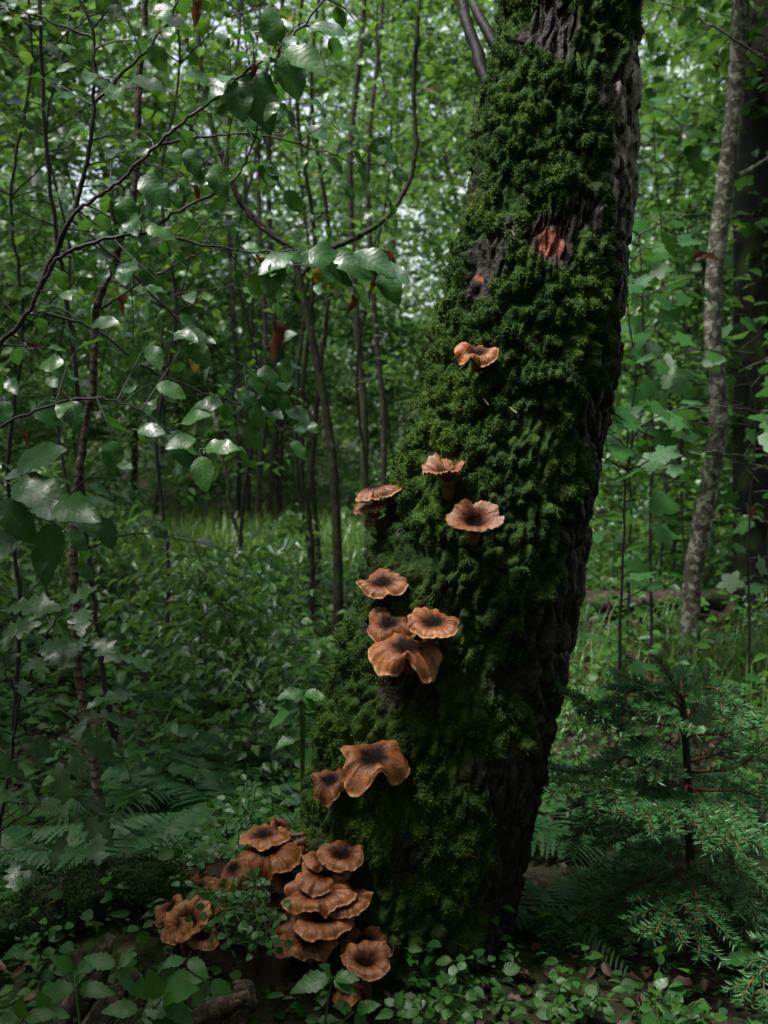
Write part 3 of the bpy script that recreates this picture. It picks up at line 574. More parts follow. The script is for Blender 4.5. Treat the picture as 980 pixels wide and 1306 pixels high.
MUSH = [
 ("small split mushroom cap like a butterfly, topmost on the mossy trunk", dict(px=608, py=451, wpx=53, tilt=34, seed=1, kind='fold', notch=[(90, 0.5, 32, -0.25), (-80, 0.05, 25, -0.1)], fwd=0.6)),
 ("folded cup-shaped mushroom on the moss, next below the split topmost cap", dict(px=568, py=595, wpx=60, tilt=8, roll=-8, seed=53, kind='bowl', notch=[(115, 0.05, 38, 0.55), (-30, 0.0, 50, 0.15)], fwd=0.8)),
 ("domed upper cap of the stacked pair jutting from the trunk's edge", dict(px=480, py=628, wpx=54, tilt=6, roll=-10, seed=3, kind='dome', fwd=0.6)),
 ("thin lower cap of the stacked pair jutting from the trunk's edge", dict(px=475, py=647, wpx=50, tilt=2, roll=-12, seed=4, kind='shelf', fwd=0.4)),
 ("shrivelled dark little mushroom hanging under the stacked pair", dict(px=475, py=664, wpx=26, tilt=10, roll=-35, seed=5, kind='droop', fwd=0.2)),
 ("open bowl mushroom with dark hollow, alone amid thick moss", dict(px=606, py=661, wpx=66, tilt=38, seed=16, kind='bowl', notch=[(20, 0.0, 40, 0.35), (120, 0.1, 40, 0.15)], fwd=1.0)),
 ("fluted flat mushroom with black centre above the touching pair", dict(px=488, py=745, wpx=60, tilt=26, roll=-6, seed=7, kind='flat', notch=[(60, 0.0, 35, 0.35)])),
 ("wavy mushroom with raised back lobe, touching the round black-centred one", dict(px=496, py=800, wpx=60, tilt=32, roll=-8, seed=8, kind='droop', notch=[(110, -0.1, 35, 0.45)])),
 ("round even mushroom with black centre, half over its wavy neighbour", dict(px=552, py=795, wpx=67, tilt=27, roll=3, seed=9, kind='flat', fwd=0.6)),
 ("large drooping mushroom with scalloped notch beneath the touching pair", dict(px=519, py=838, wpx=88, tilt=28, seed=10, kind='droop', notch=[(-88, 0.34, 20, 0.42), (-125, -0.02, 22, -0.25), (-52, -0.02, 26, -0.35)])),
 ("big saddle-shaped mushroom with tar-black middle, wet at its fold", dict(px=474, py=973, wpx=84, tilt=32, roll=6, seed=24, kind='droop', notch=[(-75, 0.34, 24, 0.40), (-125, 0.0, 20, -0.30), (-30, -0.04, 26, -0.30)], fwd=0.5)),
 ("smaller ruffled mushroom tucked against the big saddle-shaped one", dict(px=424, py=1001, wpx=54, tilt=34, roll=-14, seed=12, kind='droop', fwd=0.6)),
 # left group beside the berry plant
 ("flat mushroom with dark scales, highest of the group above the berry plant", dict(px=336, py=1067, wpx=60, tilt=10, roll=-4, seed=13, kind='flat', fwd=0.5)),
 ("crumpled upright lobe mushroom pressed to the bark behind the scaly flat cap", dict(px=358, py=1057, wpx=34, tilt=30, roll=35, seed=14, kind='fold', fwd=0.2)),
 ("broad mushroom with torn black middle above the berry leaves", dict(px=345, py=1094, wpx=74, tilt=26, roll=-6, seed=15, kind='droop', fwd=0.7)),
 ("pale plain mushroom with bare stem showing beneath, beside berry sprigs", dict(px=299, py=1110, wpx=40, tilt=30, roll=-12, seed=6, kind='dome', foot=(312, 1150, 1.56), d=1.53)),
 ("ragged mushroom half hidden by berry leaves, upper one of the ground rosette", dict(px=252, py=1134, wpx=46, tilt=16, roll=-10, seed=17, kind='fold', foot='ground', d=1.60)),
 ("dull mushroom sliver showing behind the berry sprigs", dict(px=262, py=1122, wpx=36, tilt=6, roll=6, seed=27, kind='shelf', foot='ground', d=1.66)),
 ("large frilled mushroom rosette with deep dark heart near mossy log", dict(px=238, py=1172, wpx=66, tilt=34, roll=-8, seed=18, kind='bowl', notch=[(200, 0.1, 25, 0.3), (-60, 0.1, 25, 0.2)], foot='ground', d=1.50)),
 ("curled mushroom leaning off the frilled rosette towards the mossy log", dict(px=218, py=1158, wpx=42, tilt=22, roll=-34, seed=19, kind='fold', foot='ground', d=1.54)),
 ("low dark mushroom shelf under the frilled rosette", dict(px=258, py=1196, wpx=50, tilt=8, roll=8, seed=20, kind='shelf', foot='ground', d=1.50)),
 ("small bent mushroom peeping between hanging berry leaves", dict(px=314, py=1172, wpx=32, tilt=30, roll=18, seed=21, kind='droop', foot='ground', d=1.52)),
 ("tiny bent mushroom among the middle berry leaves", dict(px=286, py=1152, wpx=32, tilt=26, roll=-10, seed=41, kind='fold', foot='ground', d=1.55)),
 ("small tawny mushroom tucked between berry leaves and shelf stack", dict(px=326, py=1152, wpx=30, tilt=30, roll=14, seed=42, kind='droop', foot='ground', d=1.53)),
 ("ruffled mushroom skirt under the frilled rosette's outer side", dict(px=226, py=1186, wpx=44, tilt=24, roll=-20, seed=43, kind='droop', foot='ground', d=1.50)),
 ("outermost little mushroom of the rosette, next to the mossy log", dict(px=209, py=1172, wpx=28, tilt=20, roll=-30, seed=44, kind='shelf', foot='ground', d=1.55)),
 ("plain brown mushroom filling the gap between bark and broad torn cap", dict(px=372, py=1078, wpx=40, tilt=20, roll=20, seed=45, kind='fold', fwd=0.3)),
 ("half-hidden mushroom wedged between the torn cap and the tall stack", dict(px=372, py=1125, wpx=46, tilt=18, roll=10, seed=46, kind='shelf', fwd=0.4)),
 ("dark bent mushroom wedged low between berry leaves and tall stack", dict(px=352, py=1150, wpx=40, tilt=20, roll=-14, seed=47, kind='droop', fwd=0.6)),
 ("old brown mushroom under the tall stack's outer edge", dict(px=376, py=1204, wpx=50, tilt=12, roll=-10, seed=48, kind='shelf', fwd=0.9)),
 ("dull ragged mushroom drooping behind the frilled rosette", dict(px=272, py=1162, wpx=44, tilt=18, roll=12, seed=49, kind='droop', foot='ground', d=1.57)),
 ("small brown mushroom leaning on the pale plain one's stem", dict(px=288, py=1128, wpx=32, tilt=24, roll=-8, seed=50, kind='shelf', foot='ground', d=1.58)),
 # the shelf stack
 ("crested mushroom forming the top of the tall shelf stack", dict(px=436, py=1089, wpx=62, tilt=10, roll=4, seed=22, kind='shelf', notch=[(20, 0.0, 30, 0.25)], fwd=0.3)),
 ("narrow brown shelf mushroom second in the tall stack", dict(px=414, py=1097, wpx=52, tilt=8, roll=8, seed=23, kind='shelf', fwd=0.5)),
 ("rounded shelf mushroom with dark hollow third down the tall stack", dict(px=413, py=1115, wpx=70, tilt=12, roll=0, seed=34, kind='shelf', fwd=0.7)),
 ("widest fluted mushroom in the middle of the tall stack", dict(px=407, py=1141, wpx=86, tilt=12, roll=-8, seed=25, kind='shelf', fwd=0.95)),
 ("dark-topped mushroom slipping out of the tall stack towards bare bark", dict(px=441, py=1150, wpx=64, tilt=14, roll=-10, seed=26, kind='flat', fwd=0.5)),
 ("shaded shelf mushroom under the widest fluted cap", dict(px=412, py=1170, wpx=84, tilt=10, roll=-2, seed=37, kind='shelf', fwd=0.8)),
 ("bottom shelf mushroom of the tall stack with pleated lip", dict(px=398, py=1199, wpx=74, tilt=12, roll=-4, seed=28, kind='shelf', fwd=0.9)),
 ("drooping split mushroom on the berry plant's side of the tall stack", dict(px=364, py=1178, wpx=50, tilt=24, roll=-16, seed=29, kind='droop', fwd=0.7)),
 ("deep brown mushroom in shadow lowest beneath the hanging berry leaves", dict(px=343, py=1226, wpx=50, tilt=12, roll=0, seed=30, kind='shelf', fwd=1.2)),
 ("funnel mushroom on a thick scaly stem behind the raspberry sprout", dict(px=467, py=1223, wpx=66, tilt=14, roll=0, seed=31, kind='funnel', foot=(478, 1300, 1.50), d=1.44)),
 ("curled back lobe mushroom rising behind the scaly-stemmed funnel", dict(px=466, py=1204, wpx=64, tilt=34, roll=6, seed=32, kind='fold', notch=[(90, 0.3, 25, -0.1)], foot=(470, 1290, 1.54), d=1.50)),
 ("withered dark mushroom low between funnel stem and raspberry sprout", dict(px=446, py=1268, wpx=40, tilt=20, roll=-20, seed=33, kind='droop', foot='ground', d=1.46)),
]
for lab, kw in MUSH: mushroom(lab, **kw)
# ================================================================== PLANTS
LEAN = np.array([0.0, -0.45, 1.0])
def grow(rng, p, d, L, n=9, wob=0.25, grav=-0.05):
    pts = [np.array(p, float)]; d = nrm(np.array(d, float))
    for k in range(n - 1):
        d = nrm(d + rng.normal(0, wob, 3) / n * 2 + np.array([0, 0, grav / n * 3])); pts.append(pts[-1] + d * L / (n - 1))
    return np.array(pts)
def place_leaf(kind, rng, base, pos, d, nvec, size, parent, k=None):
    ms = MESH[kind]; me = ms[rng.integers(len(ms)) if k is None else k % len(ms)]
    o = bpy.data.objects.new(me.name.split('.')[0], me); C.objects.link(o); o.parent = parent
    o.matrix_local = M4(frames(np.array([d]), np.array([nvec]))[0], size, np.asarray(pos) - base)
    return o
TPLS = {'glossy_leaf': OVAL, 'fresh_leaf': OVAL, 'dark_leaf': OVAL[:2] + LANCE, 'oak_leaf': OAK, 'maple_leaf': PALM, 'berry_leaf': ROUND}
def leafy(name, label, cat, stems, leaf, size, seed, group=None, twig=(0.08, 0.22), every=0.05, gap=0.03, single=300, bark='twig', odd=0.012, droop=0.35, lean=LEAN, wob=0.3, maxd=99, stemname='stem', keep=None, petiole=0.012):
    """a shrub or sapling: stems given as (points, radius at foot, radius at tip, leafy from)"""
    rng = np.random.default_rng(seed)
    base = np.array(stems[0][0][0], float)
    root = thing(name, label, cat, base, group)
    leaves = []; parents = []
    for si, (pts, r0, r1, fr) in enumerate(stems):
        n = max(14, 6 * len(pts)); c = curve(pts, n); c[1:-1] += 0.0016 * rng.normal(0, 1, (n - 2, 3)) * (r0 < 0.02)
        seg = np.linalg.norm(np.diff(c, axis=0), axis=1); s = np.concatenate([[0], np.cumsum(seg)]); L = s[-1]
        rad = r0 + (r1 - r0) * (s / L) ** 0.8
        mb = MB(); tube(mb, c, rad * (1 + 0.12 * fbm(c * 40, seed, 2)), 9 if r0 > 0.012 else 6)
        tw = []
        x = fr * L
        while x < L:
            p = np.array([np.interp(x, s, c[:, k]) for k in range(3)]); q = np.array([np.interp(min(L, x + 0.02), s, c[:, k]) for k in range(3)])
            td = nrm(q - p + 1e-6)
            side = nrm(rng.normal(0, 1, 3) * np.array([1, 0.8, 0.5])); side = nrm(side - td * (side @ td))
            ln = rng.uniform(*twig) * (0.6 + 0.4 * (1 - x / L))
            g = grow(rng, p, td * 0.45 + side + np.array([0, 0, 0.1]), ln, 8, wob, -0.12)
            tw.append(g); tube(mb, g, np.linspace(max(0.0011, min(r1, 0.0022)), 0.0007, 8), 5)
            x += every * rng.uniform(0.5, 1.6)
        if fr < 1: tw.append(c[int((n - 3) * max(fr, 0.8)):])
        b = obj('stem' if si == 0 and stemname == 'stem' else 'branch', mb.mesh('stem', base), MAT[bark], root)
        for g in tw:
            gs = np.linalg.norm(np.diff(g, axis=0), axis=1).sum(); m = max(2, int(gs / gap))
            for k in range(m):
                f = (0.2 + 0.8 * (k + 0.5 * rng.random()) / m) if k < m - 1 else 1.0
                xx = f * (len(g) - 1); i0 = min(int(xx), len(g) - 2); p = g[i0] + (g[i0 + 1] - g[i0]) * (xx - i0); td = nrm(g[i0 + 1] - g[i0])
                sd = nrm(np.cross(td, np.array([0, 0, 1.0])) + 1e-6) * (1 if k % 2 else -1)
                d = nrm(td * (0.6 if k < m - 1 else 1.5) + sd * 0.9 + rng.normal(0, 0.3, 3) + np.array([0, 0, -droop * rng.uniform(0.2, 1.6)]))
                nv = nrm(lean + rng.normal(0, 0.42, 3))
                if abs(nv @ d) > 0.93: continue
                if keep is not None and not keep(p): continue
                leaves.append((p + d * petiole, d, nv, rng.uniform(*size), b))
    order = np.argsort([1.0 * np.linalg.norm(l[0] - CAM) / l[3] for l in leaves])
    rest = []
    for n_, k in enumerate(order):
        p, d, nv, sz, b = leaves[k]
        if n_ < single:
            kd = leaf if rng.random() > odd else ('dead_leaf' if rng.random() < 0.85 else 'yellow_leaf')
            place_leaf(kd, rng, base, p, d, nv, sz, b)
        else: rest.append(leaves[k])
    if rest:
        mb = MB(); T = TPLS[leaf]
        for v in range(len(T)):
            sub = rest[v::len(T)]
            if sub: scatter(mb, T[v], np.array([l[0] for l in sub]), frames(np.array([l[1] for l in sub]), np.array([l[2] for l in sub])), [l[3] for l in sub], rng.random(len(sub)))
        obj('foliage', mb.mesh('foliage', base), MAT[leaf], root, kind='stuff')
    return root, base

def PP(d, *pts): return [P(a[0], a[1], d if len(a) < 3 else a[2]) for a in pts]

# ------------------------------------------------------------------ wet glossy shrub that leans in from the clearing side
A_stems = [
    (PP(1.9, (-120, 1180, 2.0), (-110, 900), (-60, 600), (-20, 470), (35, 400), (50, 368), (90, 280), (120, 255), (155, 230), (200, 186), (235, 155), (280, 120), (310, 95), (365, 55), (420, -10), (470, -90)), 0.0085, 0.0016, 0.42),
    (PP(1.9, (50, 368), (72, 332), (110, 312), (185, 297), (265, 313), (325, 322), (390, 318, 1.85)), 0.0042, 0.0012, 0.25),
    (PP(1.95, (50, 368), (90, 280), (108, 220), (120, 130), (119, 50), (102, -10), (90, -90)), 0.006, 0.0018, 0.3),
    (PP(1.9, (185, 297), (235, 265), (295, 232), (322, 185), (340, 110), (352, 70)), 0.0030, 0.0010, 0.4),
    (PP(1.85, (295, 232), (312, 268), (345, 298), (385, 322), (440, 330), (490, 340)), 0.0030, 0.0010, 0.45),
    (PP(1.8, (-60, 600), (0, 545), (60, 520), (118, 507), (172, 520), (215, 550), (262, 585)), 0.0032, 0.0010, 0.35),
    (PP(1.6, (-60, 760, 1.9), (-20, 720, 1.7), (20, 672), (52, 640), (88, 632), (125, 655)), 0.0034, 0.0012, 0.7),
    (PP(2.1, (90, 280), (150, 330), (215, 395), (280, 450), (340, 480), (385, 500)), 0.0034, 0.0010, 0.2),
    (PP(2.2, (60, 400), (120, 420), (190, 470), (260, 500), (320, 520), (370, 560)), 0.0034, 0.0010, 0.2),
    (PP(2.0, (200, 186), (260, 175), (330, 172), (400, 190), (450, 205), (500, 215)), 0.0026, 0.0009, 0.3),
    (PP(2.0, (120, 130), (190, 60), (225, 10), (240, -60)), 0.0034, 0.0012, 0.2),
    (PP(2.1, (120, 50), (60, 25), (0, 10), (-50, 0)), 0.0028, 0.0010, 0.2),
]
SHRUB, SB = leafy('glossy_shrub', 'large arching shrub with wet shiny oval leaves and thin black twigs', 'shrub', A_stems, 'glossy_leaf', (0.028, 0.052), 7, twig=(0.05, 0.17), every=0.038, gap=0.032, single=300, droop=0.5, odd=0.015, stemname='branch', petiole=0.008, lean=np.array([0.05, -0.8, 0.9]))
# the shrub's big showy leaves: pixel of the leaf's foot, length in pixels, direction on the picture, lean of the face to the viewer
HERO = [(318, 92, 66, -62, 1.90), (292, 100, 40, 215, 1.90), (300, 104, 46, -75, 1.88), (365, 62, 58, -35, 1.86), (352, 60, 42, 100, 1.9), (362, 70, 56, -70, 1.92), (330, 40, 40, 10, 1.95),
    (395, 318, 56, -28, 1.80), (425, 330, 48, -12, 1.80), (452, 322, 58, -30, 1.78), (372, 326, 44, 205, 1.80), (352, 328, 46, -100, 1.80), (480, 340, 46, -22, 1.78), (486, 346, 44, -60, 1.80),
    (256, 582, 42, -78, 1.72), (262, 572, 38, 15, 1.75), (215, 552, 46, -42, 1.80), (176, 548, 34, 0, 1.80), (250, 560, 36, 190, 1.76), (232, 540, 38, 20, 1.8),
    (118, 415, 36, 10, 1.85), (222, 425, 34, -15, 1.9), (190, 440, 36, -60, 1.9), (240, 440, 30, -40, 1.9),
    (22, 600, 66, 30, 1.55), (18, 618, 70, -5, 1.52), (40, 640, 52, -15, 1.50), (70, 645, 70, -10, 1.48), (92, 640, 52, -48, 1.5), (60, 668, 46, -70, 1.5), (30, 685, 60, 200, 1.5), (0, 640, 55, -40, 1.5), (62, 690, 40, -110, 1.55),
    (272, 210, 38, -70, 1.9), (180, 225, 46, -40, 1.9), (160, 250, 40, -85, 1.9), (240, 190, 32, -65, 1.9), (150, 120, 36, 150, 1.95), (128, 110, 34, -20, 1.95), (165, 105, 40, 5, 1.95), (140, 25, 40, 60, 2.0), (200, 20, 36, -10, 2.0), (395, 35, 44, -10, 1.9),
    (330, 470, 34, -30, 2.1), (350, 490, 34, -60, 2.1), (300, 500, 32, -15, 2.1), (285, 515, 32, 170, 2.1), (330, 520, 36, -20, 2.1), (365, 520, 36, -30, 2.1), (345, 440, 34, 30, 2.1), (365, 455, 30, -90, 2.1), (310, 540, 36, -45, 2.1)]
rng = np.random.default_rng(17)
br = [o for o in SHRUB.children if o.type == 'MESH']
bpts = [curve(s[0], 60) for s in A_stems]
pet = [MB() for _ in br]
for k, (px, py, ln, an, d) in enumerate(HERO):
    p = P(px, py, d); dirv = np.array([math.cos(R(an)), -0.35 - 0.3 * rng.random(), math.sin(R(an))]); dirv = nrm(dirv)
    nv = nrm(np.array([0.15 * rng.normal(), -0.75 - 0.35 * rng.random(), 0.85]))
    best = min(range(len(bpts)), key=lambda q_: np.linalg.norm(bpts[q_] - p, axis=1).min()); j = int(np.argmin(np.linalg.norm(bpts[best] - p, axis=1))); a = bpts[best][j]
    L = ln / F * d * 1.12
    place_leaf('glossy_leaf', rng, SB, p, dirv, nv, L, br[best])
    c = curve([a, a * 0.5 + p * 0.5 + np.array([0, 0, 0.006]), p - dirv * L * 0.15], 8); tube(pet[best], c, np.linspace(0.0012, 0.0008, 8), 5)
for q_, m_ in enumerate(pet):
    if m_.V: obj('leaf_twig', m_.mesh('leaf_twig', SB), MAT['twig'], br[q_])
for (px, py, ln, an, d, kd) in [(352, 408, 46, -85, 1.9, 'dead_leaf'), (246, 236, 20, -60, 1.9, 'dead_leaf'), (404, 335, 34, -65, 1.82, 'yellow_leaf'), (452, 375, 24, -100, 1.85, 'dead_leaf'), (478, 345, 24, -90, 1.8, 'dead_leaf'), (148, 570, 28, -90, 2.0, 'yellow_leaf'), (325, 80, 20, -95, 1.88, 'dead_leaf'), (248, -5, 34, -80, 2.0, 'dead_leaf')]:
    p = P(px, py, d); best = min(range(len(bpts)), key=lambda q_: np.linalg.norm(bpts[q_] - p, axis=1).min()); a = bpts[best][int(np.argmin(np.linalg.norm(bpts[best] - p, axis=1)))]
    m_ = MB(); tube(m_, curve([a, (a + p) / 2 + np.array([0, 0, 0.004]), p], 6), 0.0007, 5)
    o = place_leaf(kd, rng, SB, p, nrm(np.array([math.cos(R(an)), -0.2, math.sin(R(an))])), nrm(np.array([0.5, -0.9, 0.1])), ln / F * d, br[best])
    obj('leaf_twig', m_.mesh('leaf_twig', SB), MAT['twig'], br[best])

# ------------------------------------------------------------------ saplings one can pick out
def up_from(px, py, d, *more):
    g = gp(px, py, d); g[2] -= 0.02
    return [g] + [P(a[0], a[1], d if len(a) < 3 else a[2]) for a in more]
leafy('ringed_sapling', 'slim sapling with pale ringed bark rising out of the dark fern bank', 'sapling',
    [(up_from(157, 1120, 2.15, (140, 1075), (118, 970), (101, 860), (95, 740), (97, 660), (107, 560), (120, 480), (122, 400), (150, 320), (174, 240), (177, 120), (186, 0), (200, -200), (230, -450)), 0.0105, 0.005, 0.80),
     (PP(2.15, (107, 560), (80, 500), (40, 450), (-10, 400)), 0.003, 0.001, 0.3), (PP(2.15, (122, 400), (180, 360), (240, 330), (290, 300)), 0.003, 0.001, 0.3)],
    'dark_leaf', (0.035, 0.055), 31, bark='ring_bark', every=0.08, gap=0.05, single=120)
leafy('dark_stemmed_sapling', 'thin dark sapling standing next to the pale ringed one', 'sapling',
    [(up_from(152, 965, 2.7, (135, 880), (122, 780), (112, 700), (104, 600), (98, 480), (80, 350), (60, 200), (50, 0), (40, -150)), 0.0085, 0.004, 0.45),
     (PP(2.7, (112, 700), (170, 680), (240, 690), (300, 705), (350, 720)), 0.0025, 0.001, 0.2), (PP(2.7, (70, 780), (50, 720), (48, 680), (30, 620)), 0.003, 0.001, 0.3)],
    'dark_leaf', (0.035, 0.055), 32, every=0.07, gap=0.05, single=140)
leafy('forked_sapling', 'dark slender sapling whose top forks into two curved arms beside the trunk', 'sapling',
    [(up_from(430, 850, 4.05, (432, 760), (430, 680), (425, 590), (412, 500), (396, 420), (378, 335), (370, 315)), 0.022, 0.013, 0.95),
     (PP(4.05, (370, 318), (340, 292), (310, 262), (298, 235), (270, 160), (255, 60), (250, -60), (240, -200)), 0.012, 0.006, 0.3),
     (PP(4.05, (385, 350), (410, 322), (445, 308), (490, 280), (518, 240), (530, 190), (528, 120), (535, 0), (545, -150)), 0.012, 0.006, 0.35)],
    'fresh_leaf', (0.045, 0.065), 33, bark='dark_bark', every=0.085, gap=0.055, single=160, twig=(0.15, 0.4))
leafy('lichened_sapling', 'crooked slim tree with grey lichen-spotted bark standing behind the little spruce', 'tree',
    [(up_from(878, 850, 3.95, (881, 780), (884, 735), (897, 660), (912, 580), (917, 520), (912, 470), (909, 420), (912, 340), (922, 260), (932, 180), (940, 90), (945, 0), (950, -150), (960, -400)), 0.036, 0.028, 0.93),
     (PP(3.95, (925, 230), (960, 215), (1000, 190), (1060, 160)), 0.012, 0.004, 0.5),
     (PP(3.6, (975, 75), (920, 40), (870, 12), (830, 0), (800, -20)), 0.006, 0.002, 0.2)],
    'fresh_leaf', (0.045, 0.065), 34, bark='lichen_bark', every=0.1, gap=0.05, single=80, twig=(0.15, 0.35))
leafy('leafless_stick', 'bare bent reddish stick leaning in front of the stem thicket', 'stick',
    [(up_from(320, 705, 6.4, (304, 680), (292, 640), (292, 615), (285, 590), (284, 570)), 0.016, 0.008, 2.0)], 'fresh_leaf', (0.04, 0.05), 35, bark='log')
for k, (x0, y0, x1, d, r) in enumerate([(395, 850, 388, 4.3, 0.012), (402, 800, 408, 5.0, 0.014), (390, 770, 380, 5.6, 0.011)]):
    leafy('thin_sapling', ['thin bare-stemmed sapling left of the forked one, its nearest companion', 'crooked thin stem leaning against the forked sapling', 'hair-thin dark stem between crooked stem and thicket'][k], 'sapling',
        [(up_from(x0, y0, d, (x0 + 4, 700), ((x0 + x1) / 2 - 6, 600), (x1, 480), (x1 + 14, 320), (x1 - 10, 120), (x1 + 6, -80)), r, r * 0.45, 0.5)], 'fresh_leaf', (0.04, 0.06), 40 + k, bark='dark_bark', every=0.11, gap=0.06, single=70, twig=(0.15, 0.4))
for k, (x0, x1, d, r) in enumerate([(305, 298, 8.0, 0.020), (318, 322, 8.4, 0.016), (330, 338, 7.8, 0.022), (346, 350, 8.2, 0.024), (358, 352, 8.8, 0.018), (465, 455, 7.2, 0.03), (490, 478, 7.6, 0.024)]):
    leafy('thicket_stem', 'straight thin stem among the close thicket beyond the grass', 'sapling',
        [(up_from(x0, 700, d, (x0, 620), ((x0 + x1) / 2 + 5, 520), (x1, 400), (x1 - 8, 200), (x1 + 10, 0), (x1, -200)), r, r * 0.5, 0.35)], 'fresh_leaf', (0.05, 0.075), 50 + k, group='stems of the thicket', bark='dark_bark', every=0.22, gap=0.09, single=40, twig=(0.2, 0.6))
# small-leaved wet saplings that fill the air behind the shiny shrub
wl = [(15, 940, 2.9, [(25, 780), (10, 600), (30, 420), (15, 250), (40, 80), (20, -120)], 'fine-leaved wet sapling at the shiny shrub\'s outer edge'), (205, 860, 3.3, [(215, 720), (200, 560), (225, 400), (205, 240), (230, 80), (210, -100)], 'fine-leaved wet sapling between ringed sapling and stem thicket'),
      (300, 800, 4.2, [(310, 650), (330, 480), (300, 330), (330, 170), (310, 20), (330, -120)], 'fine-leaved wet sapling in front of the stem thicket'), (100, 800, 3.9, [(90, 650), (70, 500), (90, 330), (60, 170), (90, 20), (70, -140)], 'fine-leaved wet sapling behind the ringed sapling'),
      (460, 780, 4.8, [(470, 640), (455, 480), (480, 330), (500, 180), (480, 40), (500, -100)], 'fine-leaved wet sapling between forked sapling and mossy trunk')]
for k, (x0, y0, d, pts, lab) in enumerate(wl):
    st = up_from(x0, y0, d, *pts); g_ = np.random.default_rng(900 + k); sts = [(st, 0.0075, 0.003, 0.34)]
    for j in range(3, len(st)):
        for s_ in (-1, 1):
            L_ = g_.uniform(0.3, 0.6); sts.append(([st[j], st[j] + np.array([s_ * 0.5 * L_, -0.15 * L_, 0.12]), st[j] + np.array([s_ * L_, -0.4 * L_, 0.10])], 0.003, 0.001, 0.15))
    leafy('wet_sapling', lab, 'sapling', sts, 'fresh_leaf', (0.032, 0.055), 910 + k, group='fine-leaved wet saplings', every=0.07, gap=0.045, single=230, twig=(0.1, 0.26), droop=0.4, odd=0.01)
# broad-leaved saplings on the spruce's side
mp = [(835, 745, 3.5, [(830, 640), (835, 560), (825, 470), (820, 380), (815, 300)]), (800, 760, 3.9, [(805, 660), (800, 560), (812, 480), (800, 390), (806, 330)]),
      (960, 770, 3.4, [(955, 690), (960, 600), (965, 530), (950, 470)]), (880, 740, 4.6, [(870, 640), (868, 540), (875, 420), (860, 300), (870, 160)]),
      (840, 730, 5.2, [(850, 600), (838, 480), (845, 330), (835, 180), (840, 40)]), (950, 740, 5.4, [(955, 600), (945, 480), (960, 330), (950, 180), (960, 20)]), (790, 740, 2.9, [(796, 660), (800, 600), (812, 545)]), (988, 780, 3.7, [(980, 690), (992, 610), (975, 545), (985, 500)])]
mlab = ['broad-leaved young maple with the brightest tiers between mossy trunk and lichened tree', 'young maple hugging the bare dark flank of the mossy trunk', 'young maple bush beneath the wide dark trunk', 'taller young maple right behind the lichened tree', 'tall maple sapling in the gap between mossy trunk and lichened tree', 'tall maple sapling in front of the wide dark trunk', 'short maple seedling at the foot of the mossy trunk\'s bare flank', 'low dense young maple screening the foot of the wide dark trunk']
for k, (x0, y0, d, pts) in enumerate(mp):
    st = up_from(x0, y0, d, *pts)
    leafy('maple_sapling', mlab[k], 'sapling', [(st, 0.0055, 0.0025, 0.3), ] + [([st[j], st[j] + np.array([s_ * 0.12, -0.06, 0.05]), st[j] + np.array([s_ * 0.3, -0.12, 0.04])], 0.003, 0.001, 0.2) for j in range(2, len(st)) for s_ in (-1, 1)],
        'maple_leaf', (0.045, 0.08), 70 + k, group='young maples', every=0.075, gap=0.055, single=150, twig=(0.08, 0.2), droop=0.3, keep=lambda p: not (p[1] < 4.2 and abs((p[0] - np.interp(p[2], [0, 0.5, 1.0, 1.6, 2.4], [1.12, 1.13, 1.24, 1.21, 1.29]) * p[1] / 3.95)) < 0.085))

# ------------------------------------------------------------------ oak seedling, raspberry, berry plant, herbs near the camera
ok = [(PP(1.75, (-20, 1180, 1.8), (0, 1060), (15, 960), (30, 880), (60, 810), (80, 780)), 0.005, 0.0015, 0.25),
      (PP(1.7, (0, 1060), (45, 1030), (80, 1010), (110, 1030)), 0.002, 0.001, 0.3), (PP(1.7, (20, 940), (60, 930), (110, 905)), 0.002, 0.001, 0.3), (PP(1.65, (25, 900), (5, 850), (-20, 810)), 0.002, 0.001, 0.3),
      (PP(1.75, (40, 850), (85, 840), (120, 800)), 0.002, 0.001, 0.3)]
ok[0][0][0][2] = ground_z(*ok[0][0][0][:2]) - 0.01
leafy('oak_seedling', 'little oak with lobed olive leaves growing below the shiny shrub', 'sapling', ok, 'oak_leaf', (0.05, 0.085), 81, every=0.035, gap=0.035, single=120, twig=(0.04, 0.09), odd=0.0, droop=0.3)

def compound(name, label, base_px, leaves, seed, group=None, stalk_r=0.0012, mat='raspberry_leaf', d0=1.4):
    """raspberry-like plant: stalk to each leaf, leaflets at its end"""
    rng = np.random.default_rng(seed)
    b = np.array(P(*base_px)); b[2] = ground_z(b[0], b[1]) - 0.005
    root = thing(name, label, 'plant', b, group)
    for (px, py, d, lens, angs, flat) in leaves:
        p = P(px, py, d); mb = MB(); c = curve([b, b * 0.45 + p * 0.55 + np.array([0, 0, 0.02]), p], 14)
        tube(mb, c, np.linspace(stalk_r * 1.5, stalk_r, 14), 6); s_ = obj('stalk', mb.mesh('stalk', b), MAT['stalk'], root)
        for ln, an in zip(lens, angs):
            dv = nrm(np.array([math.cos(R(an)), -0.15 + 0.25 * rng.normal() - flat, math.sin(R(an)) * 0.75]))
            nv = nrm(np.array([0.12 * rng.normal(), -0.55, 0.85]))
            place_leaf(mat, rng, b, p + dv * 0.004, dv, nv, ln / F * d, s_)
    return root
compound('raspberry_sprout', 'bright raspberry sprout with crinkled leaves in front of the funnel mushroom', (408, 1330, 1.36), [
    (424, 1246, 1.36, [52, 30, 34, 34], [187, 110, 12, -28], 0.2), (452, 1290, 1.36, [34, 26, 30], [35, 150, -60], 0.3)], 91)
